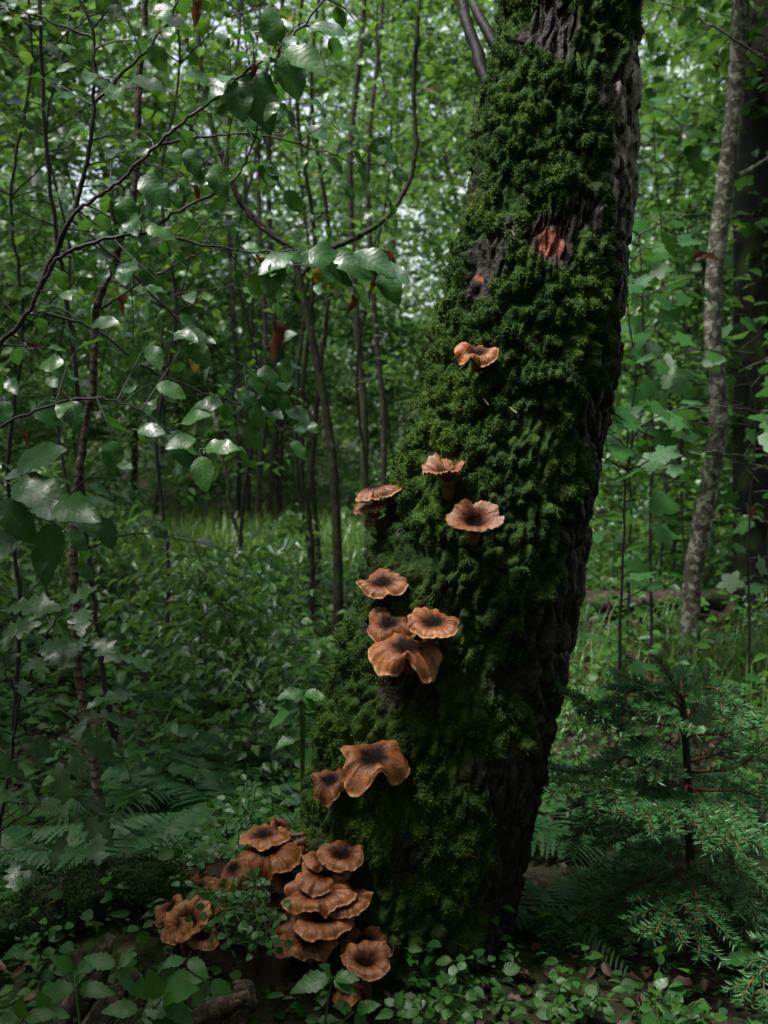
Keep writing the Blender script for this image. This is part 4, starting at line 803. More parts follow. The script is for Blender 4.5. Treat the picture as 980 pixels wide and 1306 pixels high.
compound('bramble_shoot', 'long arching bramble shoot reaching towards the frilled mushroom rosette', (60, 1330, 1.34), [
    (238, 1222, 1.38, [34, 36], [165, -22], 0.2), (270, 1246, 1.38, [44, 44, 26], [-120, -55, 160], 0.2), (200, 1254, 1.36, [60, 50], [30, 80], 0.2)], 92)
compound('raspberry_clump', 'leafy raspberry clump over splintered grey wood', (110, 1330, 1.30), [
    (98, 1262, 1.32, [52, 46, 40], [184, 8, 80], 0.2), (150, 1235, 1.34, [52, 44, 46], [-40, 150, 60], 0.2), (62, 1292, 1.30, [36, 30, 34], [200, 20, 100], 0.2), (30, 1300, 1.28, [44, 36, 40], [170, 90, 20], 0.2), (180, 1288, 1.30, [60, 56, 46], [10, -30, 160], 0.25), (205, 1275, 1.3, [60, 46, 50], [40, 100, -30], 0.25), (95, 1240, 1.4, [40, 36, 40], [40, 120, -20], 0.2)], 93)
compound('nettle', 'tall single-stemmed herb with drooping toothed leaves beside the trunk', (386, 1010, 1.95), [
    (384, 905, 1.95, [46, 34, 40, 34], [-155, -25, 20, 160], 0.1), (388, 882, 1.95, [34, 34, 30], [-10, 190, -60], 0.1), (385, 935, 1.95, [36, 32], [200, -15], 0.1)], 94, stalk_r=0.0022, mat='raspberry_leaf')
compound('wood_sorrel', 'small pale seedling with paired leaves on the mossy log', (178, 1155, 1.62), [(172, 1130, 1.6, [22, 20, 18], [160, 10, 70], 0.2), (180, 1138, 1.6, [20, 20], [-20, 200], 0.3)], 95)
compound('wilted_seedling', 'low seedling with yellowing leaves at the mossy trunk foot', (520, 1330, 1.38), [(505, 1290, 1.36, [26, 24, 24], [170, 20, 80], 0.3)], 96, mat='raspberry_leaf')

def sprig_plant(name, label, base_px, tips, seed, size=(0.011, 0.017), gap=0.011, single=220, base_off=0.0):
    b = np.array(P(*base_px)); b[2] = max(b[2], float(ground_z(b[0], b[1]))) - 0.005
    st = []
    rng = np.random.default_rng(seed)
    for t_ in tips:
        p = P(*t_); st.append(([b, b * 0.5 + p * 0.5 + np.array([rng.normal(0, 0.012), -0.01, 0.035]), p], 0.0016, 0.0007, 0.3))
    return leafy(name, label, 'plant', st, 'berry_leaf', size, seed, every=0.022, gap=gap, single=single, twig=(0.02, 0.06), bark='stalk', odd=0.0, droop=0.15, lean=np.array([0, -0.6, 0.9]), petiole=0.003)
sprig_plant('lingonberry_plant', 'berry plant with small shiny round leaves hanging over the mushroom group', (305, 1180, 1.52), [(255, 1140, 1.46), (285, 1160, 1.44), (310, 1175, 1.44), (330, 1185, 1.44), (300, 1140, 1.46), (335, 1150, 1.45), (325, 1215, 1.43), (270, 1190, 1.43), (345, 1210, 1.43), (340, 1132, 1.47)], 101)
sprig_plant('bilberry_plant', 'thin-leaved berry shrub on the bank behind the mushroom group', (300, 1085, 1.85), [(270, 1030, 1.85), (290, 1020, 1.82), (320, 1015, 1.85), (345, 1010, 1.85), (280, 1060, 1.75), (300, 1050, 1.75), (255, 1060, 1.8), (330, 1035, 1.8), (280, 1085, 1.7)], 102, (0.013, 0.019))
sprig_plant('bilberry_plant', 'low berry shrub spreading between mossy log and mushrooms', (215, 1135, 1.75), [(180, 1105, 1.75), (200, 1095, 1.75), (225, 1090, 1.72), (250, 1100, 1.7), (235, 1110, 1.68), (265, 1095, 1.7), (190, 1125, 1.7)], 103, (0.012, 0.018))
sprig_plant('lingonberry_plant', 'low berry plant at the bare dark foot of the trunk', (545, 1330, 1.40), [(505, 1285, 1.37), (530, 1270, 1.37), (555, 1285, 1.37), (575, 1265, 1.38), (590, 1300, 1.37), (540, 1300, 1.36), (520, 1300, 1.36)], 104, (0.013, 0.020))

sprig_plant('lingonberry_plant', 'small-leaved berry plant on the dark soil under the spruce tips', (730, 1330, 1.5), [(690, 1275, 1.5), (715, 1262, 1.48), (745, 1270, 1.48), (770, 1290, 1.45), (700, 1300, 1.44), (735, 1300, 1.44)], 105, (0.012, 0.019), single=130)
sprig_plant('lingonberry_plant', 'small-leaved berry plant between trunk foot and spruce stem', (660, 1250, 1.75), [(640, 1225, 1.72), (665, 1212, 1.75), (690, 1222, 1.75), (655, 1240, 1.68), (680, 1245, 1.68)], 106, (0.012, 0.019), single=110)
sprig_plant('bilberry_plant', 'small-leaved berry shrub straight below the spruce stem', (850, 1330, 1.5), [(815, 1290, 1.48), (840, 1275, 1.48), (870, 1285, 1.46), (895, 1295, 1.45), (850, 1300, 1.43)], 107, (0.012, 0.019), single=110)
# broad-leaved herbs on the bank
def herb_plant(x, y, label, seed, sc):
    g = np.random.default_rng(seed); b = np.array([x, y, float(ground_z(x, y)) - 0.005]); root = thing('woodland_herb', label, 'plant', b, 'broad-leaved herbs of the bank')
    Ht = sc * g.uniform(0.16, 0.30); c = grow(g, b, (g.normal(0, 0.15), g.normal(0, 0.15) - 0.1, 1), Ht, 10, 0.2, 0); mb = MB(); tube(mb, c, np.linspace(0.0022, 0.001, 10), 5); s_ = obj('stalk', mb.mesh('stalk', b), MAT['stalk'], root)
    for k in range(11):
        p = c[min(9, 2 + int(k * 0.75))]; a = k * 2.4 + g.normal(0, 0.3); dv = nrm(np.array([math.cos(a), math.sin(a), g.uniform(-0.35, 0.2)])); nv = nrm(np.array([0, -0.35, 1.0]) + g.normal(0, 0.3, 3))
        place_leaf('herb_leaf', g, b, p + dv * 0.012, dv, nv, sc * g.uniform(0.035, 0.07) * (1.15 - 0.05 * k), s_)
MESH['herb_leaf'] = leaf_set('leaf', RASP + OVAL[:2], MAT['herb'])
rng = np.random.default_rng(61)
for k in range(44):
    d = rng.uniform(1.9, 3.6); px = rng.uniform(-40, 430) if k < 34 else rng.uniform(690, 1000)
    herb_plant((px - W / 2) / F * d, d, 'broad-leaved green herb standing in the low growth of the bank', 700 + k, rng.uniform(0.8, 1.2))
# ferns
PIN = leaf_tpl(0.20, 14, 0.1, 0.25, 0.30, 0, 0.55, 0, 0, 0.6)
def frond_mesh(seed, L=0.42):
    rng = np.random.default_rng(seed); n = 20
    t_ = np.linspace(0, 1, 30); c = np.stack([t_ * L, 0.02 * np.sin(t_ * 3) * L, L * (0.5 * t_ - 0.75 * t_ ** 2)], -1)
    mb = MB(); tube(mb, c, np.linspace(0.0016, 0.0006, 30), 5)
    pos = []; rot = []; sz = []
    for k in range(n):
        f = 0.18 + 0.80 * k / (n - 1); p = np.array([np.interp(f, t_, c[:, q_]) for q_ in range(3)]); td = nrm(np.array([1.0, 0, 0.5 - 1.5 * f]))
        for s_ in (-1, 1):
            d = nrm(td * 0.45 + np.array([0, s_, -0.1]) + rng.normal(0, 0.06, 3)); pos.append(p); rot.append(frames(d[None], np.array([[0, 0, 1.0]]) + rng.normal(0, 0.1, (1, 3)))[0]); sz.append(L * 0.30 * (1 - f) ** 0.75 * min(1, 0.5 + f * 2.2) + 0.006)
    scatter(mb, PIN, np.array(pos), np.array(rot), np.array(sz), rng.random(len(pos)))
    me = mb.mesh('frond'); me.materials.append(MAT['fern_leaf']); return me
FRONDS = [frond_mesh(k) for k in range(3)]
def fern(px, py, d, label, n, sc, seed):
    rng = np.random.default_rng(seed); b = gp(px, py, d); root = thing('fern', label, 'fern', b, 'ferns of the bank')
    for k in range(n):
        a = 2 * math.pi * k / n + rng.uniform(-0.3, 0.3); o = obj('frond', FRONDS[k % 3], None, root)
        o.rotation_euler = (rng.uniform(-0.2, 0.2), rng.uniform(-0.55, -0.05), a); o.scale = [sc * rng.uniform(0.8, 1.15)] * 3
for k, (px, py, d, lab, n, sc) in enumerate([(225, 1080, 2.05, 'fern spreading over the bank right behind the berry shrubs', 8, 0.8), (170, 1120, 1.95, 'shaded fern at the foot of the ringed sapling', 7, 0.7), (235, 1010, 2.45, 'fern half way up the bank past the ringed sapling', 8, 0.9), (290, 1000, 2.3, 'fern closest to the nettle-like herb by the trunk', 7, 0.7), (60, 1120, 2.0, 'dim fern under the little oak', 7, 0.8), (760, 1130, 2.2, 'fern between trunk and little spruce', 7, 0.75), (700, 1215, 1.75, 'little fern close to the bare dark trunk foot', 7, 0.5)]):
    fern(px, py, d, lab, n, sc, 200 + k)

# ------------------------------------------------------------------ little spruces
def spruce(label, stem, branches, seed, extra=0, mat='needle'):
    rng = np.random.default_rng(seed); base = np.array(stem[0]); root = thing('spruce_sapling', label, 'spruce', base, None)
    c = curve(stem, 30); mb = MB(); tube(mb, c, np.linspace(0.010, 0.0045, 30), 9); obj('stem', mb.mesh('stem', base), MAT['spruce_stem'], root)
    for pts, side in branches:
        n = 8 * len(pts); cc = curve(pts, n); s = np.concatenate([[0], np.cumsum(np.linalg.norm(np.diff(cc, axis=0), axis=1))]); L = s[-1]
        mb = MB(); tube(mb, cc, np.linspace(0.0030, 0.0011, n), 6); lines = [cc[n // 5:]]
        x = 0.22 * L; k = rng.integers(2)
        while x < 0.93 * L:
            p = np.array([np.interp(x, s, cc[:, q_]) for q_ in range(3)]); q = np.array([np.interp(x + 0.01, s, cc[:, q_]) for q_ in range(3)]); td = nrm(q - p)
            sd = nrm(np.cross(td, np.array([0.0, -0.25, 1.0]))) * (1 if k % 2 else -1)
            ln = side * (1 - x / L) ** 0.6 * rng.uniform(0.6, 1.15) * L + 0.015
            g = grow(rng, p, td * 0.75 + sd * 0.75 + np.array([0, 0, -0.06]), ln, 8, 0.12, -0.10); lines.append(g); tube(mb, g, np.linspace(0.0014, 0.0008, 8), 5)
            if ln > 0.11:
                for f in (0.35, 0.6):
                    for s2 in (-1, 1):
                        pp = g[int(f * 7)]; g2 = grow(rng, pp, nrm(g[-1] - g[0]) * 0.8 + np.cross(nrm(g[-1] - g[0]), np.array([0, -0.25, 1.0])) * 0.7 * s2, ln * 0.38, 6, 0.1, -0.08); lines.append(g2); tube(mb, g2, np.linspace(0.0011, 0.0007, 6), 5)
            x += rng.uniform(0.018, 0.034); k += 1
        b = obj('branch', mb.mesh('branch', base), MAT['spruce_twig'], root)
        pos = []; dr = []
        for g in lines:
            gs = np.concatenate([[0], np.cumsum(np.linalg.norm(np.diff(g, axis=0), axis=1))]); m = int(gs[-1] * 1350)
            xx = rng.random(m) * gs[-1]; pp = np.stack([np.interp(xx, gs, g[:, q_]) for q_ in range(3)], -1); tt = np.stack([np.interp(xx, gs, np.gradient(g[:, q_], gs)) for q_ in range(3)], -1); tt = nrm(tt)
            e = nrm(np.cross(tt, np.array([0.02, 0.1, 1.0]))); f = np.cross(e, tt); al = rng.uniform(0, 2 * np.pi, m); al = np.where(np.sin(al) < -0.3, al + np.pi * (rng.random(m) < 0.7), al)
            rd = e * np.cos(al)[:, None] * 1.25 + f * np.sin(al)[:, None] * 0.8
            pos.append(pp); dr.append(nrm(tt * 0.75 + rd + rng.normal(0, 0.12, (m, 3))))
        pos = np.vstack(pos); dr = np.vstack(dr); K = len(pos)
        tp = (np.array([(0, 0, 0), (0.45, 0.075, -0.04), (0.45, -0.075, -0.04), (1, 0, 0.04)]), [np.array([(0, 2, 3), (0, 3, 1)])], np.array([(0, 0.5, 0), (0.5, 0.5, 0), (0.5, 0.5, 0), (1, 0.5, 0)], float))
        mb = MB(); scatter(mb, tp, pos, frames(dr, np.array([0, -0.35, 1.0]) + rng.normal(0, 0.35, (K, 3))), rng.uniform(0.012, 0.019, K), rng.random(K)); obj('needles', mb.mesh('needles', base, False), MAT[mat], b, kind='stuff')
    return root
D = 1.78
sst = [gp(888, 1290, D), P(886, 1200, D), P(881, 1100, D), P(877, 985, D), P(871, 900, D), P(866, 885, D)]
sb = [(PP(D, (869, 893), (858, 870), (838, 838)), 0.30), (PP(D, (876, 920), (893, 890), (906, 850)), 0.25), (PP(D, (870, 897), (840, 882, 1.74), (808, 866, 1.7)), 0.3), (PP(D, (868, 895), (882, 870, 1.9), (892, 852, 1.95)), 0.3),
      (PP(D, (877, 981), (829, 953, 1.74), (773, 909, 1.68), (704, 876, 1.62)), 0.38), (PP(D, (878, 937), (926, 935, 1.76), (985, 922, 1.74)), 0.4), (PP(D, (882, 985), (942, 977, 1.72), (985, 935, 1.66)), 0.35), (PP(D, (875, 940), (855, 918, 1.70), (828, 900, 1.62)), 0.35), (PP(D, (879, 940), (905, 905, 1.9), (940, 880, 2.0)), 0.3),
      (PP(D, (876, 997), (821, 1009, 1.70), (777, 1005, 1.62), (718, 1012, 1.55)), 0.36), (PP(D, (872, 980), (800, 965, 1.82), (745, 985, 1.84), (684, 977, 1.86)), 0.36), (PP(D, (876, 1000), (870, 1020, 1.66), (842, 1035, 1.56), (808, 1040, 1.5)), 0.4), (PP(D, (878, 1000), (905, 1030, 1.66), (930, 1060, 1.55), (945, 1085, 1.48)), 0.4),
      (PP(D, (880, 1020), (920, 1045), (958, 1040), (1005, 1070)), 0.36), (PP(D, (880, 1060), (914, 1072, 1.7), (942, 1110, 1.62), (968, 1183, 1.58)), 0.28), (PP(D, (880, 1040), (830, 1055, 1.72), (773, 1080, 1.66)), 0.42), (PP(D, (878, 1050), (900, 1000, 1.95), (940, 985, 2.1)), 0.4),
      (PP(D, (882, 1100), (801, 1134, 1.74), (735, 1170, 1.70), (684, 1165, 1.66)), 0.34), (PP(D, (884, 1140), (770, 1182, 1.76), (684, 1247, 1.72)), 0.30), (PP(D, (884, 1130), (930, 1150, 1.72), (990, 1190, 1.66)), 0.34), (PP(D, (884, 1120), (860, 1150, 1.6), (830, 1200, 1.5)), 0.34), (PP(D, (885, 1180), (820, 1225, 1.7), (760, 1275, 1.65)), 0.3), (PP(D, (885, 1180), (940, 1215, 1.7), (985, 1260, 1.65)), 0.3), (PP(D, (882, 1080), (840, 1075, 2.0), (790, 1085, 2.1)), 0.36)]
g_ = np.random.default_rng(303)
for k in range(26):
    f = g_.uniform(0.12, 0.93); c_ = curve(sst, 60)[int(f * 59)]; a = g_.uniform(0, 6.283); L_ = (0.36 - 0.22 * f) * g_.uniform(0.7, 1.1); o_ = np.array([math.cos(a), math.sin(a), 0])
    sb.append(([c_, c_ + o_ * 0.5 * L_ + np.array([0, 0, 0.04 * (f - 0.2)]), c_ + o_ * L_ + np.array([0, 0, -0.06 + 0.05 * f])], 0.42))
spruce('little spruce with flat fanned sprays of green needles and orange twigs', sst, sb, 301)
s2 = [gp(1060, 1330, 1.5), P(1050, 1220, 1.5), P(1045, 1120, 1.5)]
spruce('tip of a second little spruce poking in beside the first', s2, [(PP(1.5, (1050, 1200), (1005, 1215, 1.46), (960, 1250, 1.44), (944, 1280, 1.42)), 0.36), (PP(1.5, (1050, 1220), (1010, 1270), (975, 1300), (950, 1330)), 0.3)], 302)
# ------------------------------------------------------------------ fallen wood
def log(name, label, pts, r, mat, seed, sides=22, n=60, crack=0.12, group=None, cat='log'):
    c = curve(pts, n); base = c.mean(0); base[2] = min(c[0, 2], c[-1, 2]); t_ = nrm(np.gradient(c, axis=0)); ref = np.array([0.1, 0.2, 1.0]); a = nrm(np.cross(t_, ref)); b = np.cross(t_, a)
    rr = np.interp(np.linspace(0, 1, n), np.linspace(0, 1, len(r)), r); th = np.arange(sides) * 2 * np.pi / sides
    dirs = a[:, None] * np.cos(th)[None, :, None] + b[:, None] * np.sin(th)[None, :, None]; V = c[:, None] + dirs * rr[:, None, None]
    s_ = np.linspace(0, 1, n)[:, None]; Q = np.stack([np.cos(th)[None] * 2.2 + 0 * s_, np.sin(th)[None] * 2.2 + 0 * s_, s_ * 3 + 0 * th[None]], -1)
    k = 1 + (crack * 2 if crack < 0.3 else 0.3) * fbm(Q * 1.6, seed, 4) + crack * (0.6 if crack < 0.3 else 1.5) * fbm(Q * np.array([3.2, 3.2, 0.5]), seed + 3, 3)
    V = c[:, None] + dirs * (rr[:, None] * k)[..., None]
    i = np.arange(n - 1)[:, None] * sides + np.arange(sides)[None]; j = np.arange(n - 1)[:, None] * sides + (np.arange(sides)[None] + 1) % sides
    V = V.reshape(-1, 3); f = [np.stack([i, j, j + sides, i + sides], -1).reshape(-1, 4)]; kk = len(V)
    V = np.vstack([V, c[0], c[-1]]); s0 = np.arange(sides); s1 = (s0 + 1) % sides; e = (n - 1) * sides
    f.append(np.vstack([np.stack([np.full(sides, kk), s1, s0], -1), np.stack([np.full(sides, kk + 1), e + s0, e + s1], -1)]))
    o = obj(name, make_mesh(name, V - base, f, np.zeros_like(V)), MAT[mat], None, label=label, category=cat); o.location = base
    if group: o['group'] = group
    if name == 'mossy_log':
        g = np.random.default_rng(9); K = 26000; pk = g.integers(0, n * sides, K); N_ = dirs.reshape(-1, 3)[pk]; ok_ = N_[:, 2] > -0.3; pk = pk[ok_]; N_ = N_[ok_]; K = len(pk)
        p_ = V[pk] + g.normal(0, 0.004, (K, 3)); tp = (np.array([(0, 0, 0), (0.45, 0.17, 0.05), (0.45, -0.17, 0.05), (1, 0, -0.08)]), [np.array([(0, 2, 1), (1, 2, 3)])], np.array([(0, 0, 0), (0.5, 0, 0), (0.5, 0, 0), (1, 0, 0)], float))
        mb = MB(); scatter(mb, tp, p_, frames(nrm(N_ * 0.6 + g.normal(0, 0.6, (K, 3))), nrm(N_ + g.normal(0, 0.4, (K, 3)))), g.uniform(0.004, 0.009, K), np.clip(0.25 + 0.5 * fbm(p_ * 14, 3, 2) + 0.1 * g.normal(0, 1, K), 0, 1))
        obj('moss', mb.mesh('moss', base, False), MAT['moss'], o, kind='stuff')
    return o
def on_ground(px, py, d, lift): g = gp(px, py, d); g[2] += lift; return g
log('fallen_log', 'rotting brown log lying behind the lichened tree', [on_ground(700, 800, 4.9, 0.06), on_ground(790, 800, 4.85, 0.07), on_ground(880, 800, 4.8, 0.08), on_ground(960, 800, 4.75, 0.10), on_ground(1080, 800, 4.7, 0.08)], [0.05, 0.062, 0.055, 0.06, 0.05], 'log', 1)
log('broken_branch', 'crooked dead branch propped on the rotting log', [on_ground(905, 810, 4.6, 0.05), P(925, 790, 4.6), P(940, 765, 4.65)], [0.03, 0.035, 0.015], 'log', 2, 12, 24, cat='branch')
log('fallen_log', 'reddish decayed log lying across the herbs beyond the forked sapling', [on_ground(330, 775, 5.2, 0.03), on_ground(380, 775, 5.2, 0.05), on_ground(450, 775, 5.3, 0.06), on_ground(520, 775, 5.4, 0.05)], [0.045, 0.055, 0.05, 0.05], 'log', 3)
log('mossy_log', 'low fallen log wrapped in dark green moss near the frilled mushroom rosette', [on_ground(-40, 1190, 1.72, 0.02), on_ground(40, 1180, 1.70, 0.035), on_ground(120, 1180, 1.66, 0.045), on_ground(190, 1190, 1.62, 0.035), on_ground(240, 1200, 1.60, 0.01)], [0.032, 0.040, 0.042, 0.034, 0.02], 'mossy_log', 4, 26, 80, 0.14) if 'mossy_log' in MAT else None
for k, (px, py, d, L, an, lab) in enumerate([(105, 1262, 1.40, 0.15, 62, 'splintered grey wood chunk standing steeply among raspberry leaves'), (128, 1300, 1.33, 0.14, 50, 'weathered wood splinter lying lower beneath the raspberry clump'), (262, 1298, 1.36, 0.12, 24, 'flat piece of rotten wood under the bramble shoot'), (305, 1285, 1.40, 0.06, 80, 'pale rounded wood knob next to the rotten flat piece')]):
    p = P(px, py, d); v = np.array([math.cos(R(an)), 0.2, math.sin(R(an))]) * L / 2; v2 = np.array([0, 0, 0.0])
    log('wood_chunk', lab, [p - v, p + 0.004, p + v], [0.014, 0.017, 0.006] if k < 2 else [0.010, 0.016, 0.007] if k == 2 else [0.012, 0.018, 0.013], 'rot_wood', 20 + k, 16, 26, 0.35, 'rotten wood pieces', 'wood')

# ------------------------------------------------------------------ ground cover: grass, herbs, litter
rng = np.random.default_rng(400)
def spots(N, d0, d1, x0, x1, pw=1.0, f=None):
    """random ground points, by distance d and photograph column"""
    d = d0 + (d1 - d0) * rng.random(N) ** pw; x = (rng.uniform(x0, x1, N) - W / 2) / F * d; p = np.stack([x, d, ground_z(x, d)], -1)
    if f is not None: p = p[f(p)]
    return p
def clear(p): return np.hypot(p[:, 0] - TBASE[0], p[:, 1] - TBASE[1]) > 0.17
def leaves_on(name, label, cat, p, tpls, mat, size, h, nper, spread, lean, dr=(0.2, 0.9), kind='stuff', stem=True):
    mb = MB(); K = len(p)
    hh = rng.uniform(h[0], h[1], K)
    for t_ in range(nper):
        a = rng.uniform(0, 6.283, K); r = spread * np.sqrt(rng.random(K)); z = hh * rng.uniform(0.35, 1.0, K)
        q = p + np.stack([r * np.cos(a), r * np.sin(a), z], -1)
        dv = nrm(np.stack([np.cos(a), np.sin(a), rng.uniform(-dr[0], dr[1] - 0.6, K)], -1)); nv = nrm(lean + rng.normal(0, 0.35, (K, 3)))
        T = tpls[t_ % len(tpls)]; scatter(mb, T, q, frames(dv, nv), rng.uniform(size[0], size[1], K), rng.random(K))
    return obj(name, mb.mesh(name), MAT[mat], None, kind='stuff', label=label, category=cat)
hump = lambda p: clear(p) & (fbm(np.stack([p[:, 0] * 2.6, p[:, 1] * 2.6, 0 * p[:, 0]], -1), 77, 3) > 0.10 - 0.34 * (p[:, 1] > 2.3) - 0.2 * (p[:, 1] > 4.5))
near = spots(5200, 1.36, 3.4, -250, 1230, 0.85, lambda p: hump(p) & ((p[:, 1] > 1.85) | (rng.random(len(p)) < 0.7)) & ((p[:, 0] < 0.10 * p[:, 1]) | (p[:, 1] > 2.2) | (rng.random(len(p)) < 0.45)))
leaves_on('ground_herbs', 'dense low leafy herbs covering the near forest floor', 'herbs', near, [leaf_tpl(0.6, 5, 0.3, 0.25, 0, 0, 0.7, 0.1, 0.3), leaf_tpl(0.8, 5, 0.2, 0.1, 0, 0, 0.6, 0, 0.3), leaf_tpl(0.45, 5, 0.4, 0.4, 0, 0, 0.8, 0, 0.2)], 'herb', (0.008, 0.028), (0.01, 0.10), 5, 0.03, np.array([0, -0.4, 1.0]))
mid = spots(9000, 2.6, 9.5, -300, 1280, 0.75, lambda p: hump(p) & ((p[:, 0] < 0.15 * p[:, 1]) | (p[:, 1] > 5.2) | (rng.random(len(p)) < 0.5)))
leaves_on('field_herbs', 'mixed green herbs carpeting the clearing behind the trunk', 'herbs', mid, [kite_tpl(0.62, 0.3, 0.25), kite_tpl(0.5, 0.3, 0.4)], 'herb', (0.025, 0.06), (0.02, 0.22), 5, 0.07, np.array([0, -0.5, 1.0]))
lp = spots(7000, 1.35, 7.0, -300, 1280, 0.9, lambda p: clear(p) & ((p[:, 1] > 2.2) | (rng.random(len(p)) < 0.4))); lp[:, 2] += 0.006
leaves_on('leaf_litter', 'brown fallen leaves and debris on the forest floor', 'litter', lp, [leaf_tpl(0.5, 4, 0.7, 0.4, 0, 0, 0.7, 0.3, 0), leaf_tpl(0.6, 4, 0.9, -0.3, 0, 0, 0.7, 0.4, 0)], 'litter', (0.015, 0.036), (0.0, 0.012), 2, 0.03, np.array([0, 0, 1.0]))
def grass(name, label, p, h, w=0.004):
    K = len(p); mb = MB(); L = rng.uniform(h[0], h[1], K); a = rng.uniform(0, 6.283, K); bend = rng.uniform(0.2, 0.9, K)
    od = np.stack([np.cos(a), np.sin(a), 0 * a], -1); sd = np.stack([-np.sin(a), np.cos(a), 0 * a], -1)
    n = 5; V = np.zeros((K, n, 2, 3)); A = np.zeros((K, n, 2, 3))
    for k in range(n):
        f = k / (n - 1); ctr = p + od * (L * bend * f ** 2 * 0.8)[:, None] + np.array([0, 0, 1.0]) * (L * (f - 0.35 * bend * f ** 2.2))[:, None]
        ww = w * (1 - f) ** 0.6 + 0.0003
        V[:, k, 0] = ctr + sd * ww; V[:, k, 1] = ctr - sd * ww; A[:, k, :, 0] = f; A[:, k, :, 1] = 0.5; A[:, k, :, 2] = rng.random(K)[:, None] if k == 0 else A[:, 0, :, 2]
    q = np.array([(2 * k, 2 * k + 1, 2 * k + 3, 2 * k + 2) for k in range(n - 1)]); f = (q[None] + np.arange(K)[:, None, None] * 2 * n).reshape(-1, 4)
    mb.add(V.reshape(-1, 3), [f], A.reshape(-1, 3)); obj(name, mb.mesh(name), MAT['grass'], None, kind='stuff', label=label, category='grass')
def tufts(c, per, s):
    a = np.repeat(c, per, 0); a[:, :2] += rng.normal(0, s, (len(a), 2)); a[:, 2] = ground_z(a[:, 0], a[:, 1]); return a
grass('meadow_grass', 'patch of tall light green grass in the clearing', tufts(spots(420, 6.0, 11.0, 60, 470), 16, 0.08), (0.15, 0.42), 0.006)
grass('sedge_grass', 'arching grass blades around the rotting log and lichened tree', np.vstack([tufts(spots(70, 3.2, 4.5, 700, 1020), 14, 0.04), tufts(spots(60, 5.1, 6.4, 700, 1020), 14, 0.05), tufts(spots(40, 2.6, 5.0, 100, 480), 9, 0.04)]), (0.08, 0.24), 0.0024)
# ------------------------------------------------------------------ trees of the wood behind, and trees added for shade (shared trunk and crown meshes, one object each)
def young_tree(seed, Ht, r, crown0, cr, nl, size, bushy):
    """trunk mesh with limbs and a crown of single leaves, foot at the origin"""
    g = np.random.default_rng(seed); tb = MB(); cb = MB()
    c = grow(g, (0, 0, -0.05), (g.normal(0, 0.06), g.normal(0, 0.06), 1), Ht, 24, 0.45 if Ht < 10 else 0.2, 0.0); tube(tb, c, np.linspace(r, r * 0.25, 24), 9)
    pos = []; nlm = 26 if not bushy else 34
    tips = []
    for k in range(nlm):
        f = crown0 + (1 - crown0) * (k + g.random()) / nlm; p = c[min(23, int(f * 23))]; a = g.uniform(0, 6.283)
        L = cr * (1.15 - 0.75 * (f - crown0) / (1 - crown0)) * g.uniform(0.55, 1.15); l = grow(g, p, (math.cos(a), math.sin(a), g.uniform(0.15, 0.8)), L, 10, 0.4, -0.15)
        tube(tb, l, np.linspace(r * 0.28, r * 0.05, 10), 5)
        for j in range(4):
            s_ = l[3 + g.integers(7)]; l2 = grow(g, s_, g.normal(0, 1, 3) * np.array([1, 1, 0.4]) + np.array([0, 0, 0.1]), L * 0.4, 7, 0.4, -0.15); tube(tb, l2, np.linspace(r * 0.08, r * 0.03, 7), 4); tips.append(l2); tips.append(l[4:])
    m = nl // len(tips)
    for l in tips:
        i0 = g.integers(0, len(l), m); q = l[i0] + g.normal(0, 0.075 * cr + 0.02, (m, 3)) * np.array([1, 1, 0.55]); pos.append(q)
    pos = np.vstack(pos); K = len(pos); a = g.uniform(0, 6.283, K)
    dv = nrm(np.stack([np.cos(a), np.sin(a), g.uniform(-0.7, 0.15, K)], -1)); nv = nrm(np.array([0, 0, 1.0]) + g.normal(0, 0.45, (K, 3)))
    half = K // 2
    for T, s_ in ((KITE[0], slice(0, half)), (KITE[1], slice(half, K))): scatter(cb, T, pos[s_], frames(dv[s_], nv[s_]), g.uniform(size[0], size[1], K)[s_], g.random(K)[s_])
    tm = tb.mesh('trunk'); cm = cb.mesh('crown'); return tm, cm
KINDS = {
    'low': [young_tree(500 + k, 2.6, 0.018, 0.12, 0.9, 3600, (0.05, 0.085), True) for k in range(2)],
    'tall': [young_tree(510 + k, 6.5, 0.030, 0.18, 1.5, 6500, (0.055, 0.10), True) for k in range(3)],
    'knee': [young_tree(540 + k, 0.62, 0.005, 0.08, 0.34, 380, (0.03, 0.056), True) for k in range(3)],
    'over': [young_tree(530, 3.4, 0.02, 0.66, 1.25, 4800, (0.05, 0.08), False)],
    'high': [young_tree(520 + k, 13.0, 0.13, 0.36, 2.8, 9000, (0.08, 0.15), False) for k in range(2)],
}
for ks in KINDS.values():
    for tm, cm in ks: tm.materials.append(MAT['dark_bark']); cm.materials.append(MAT['wood_leaf'])
def wood_tree(kind, x, y, rz, sc, name, label, group):
    label = bl(x, y) if kind == 'low' else tl(x, y) if kind == 'tall' else label
    tm, cm = KINDS[kind][int(abs(x * 7 + y * 3)) % len(KINDS[kind])]
    o = thing(name, label, 'bush' if kind in ('low', 'knee') else 'tree', (x, y, float(ground_z(x, y))), group); o.rotation_euler = (0, 0, rz); o.scale = (sc, sc, sc)
    obj('trunk', tm, None, o); obj('crown', cm, None, o); return o
rng = np.random.default_rng(77)
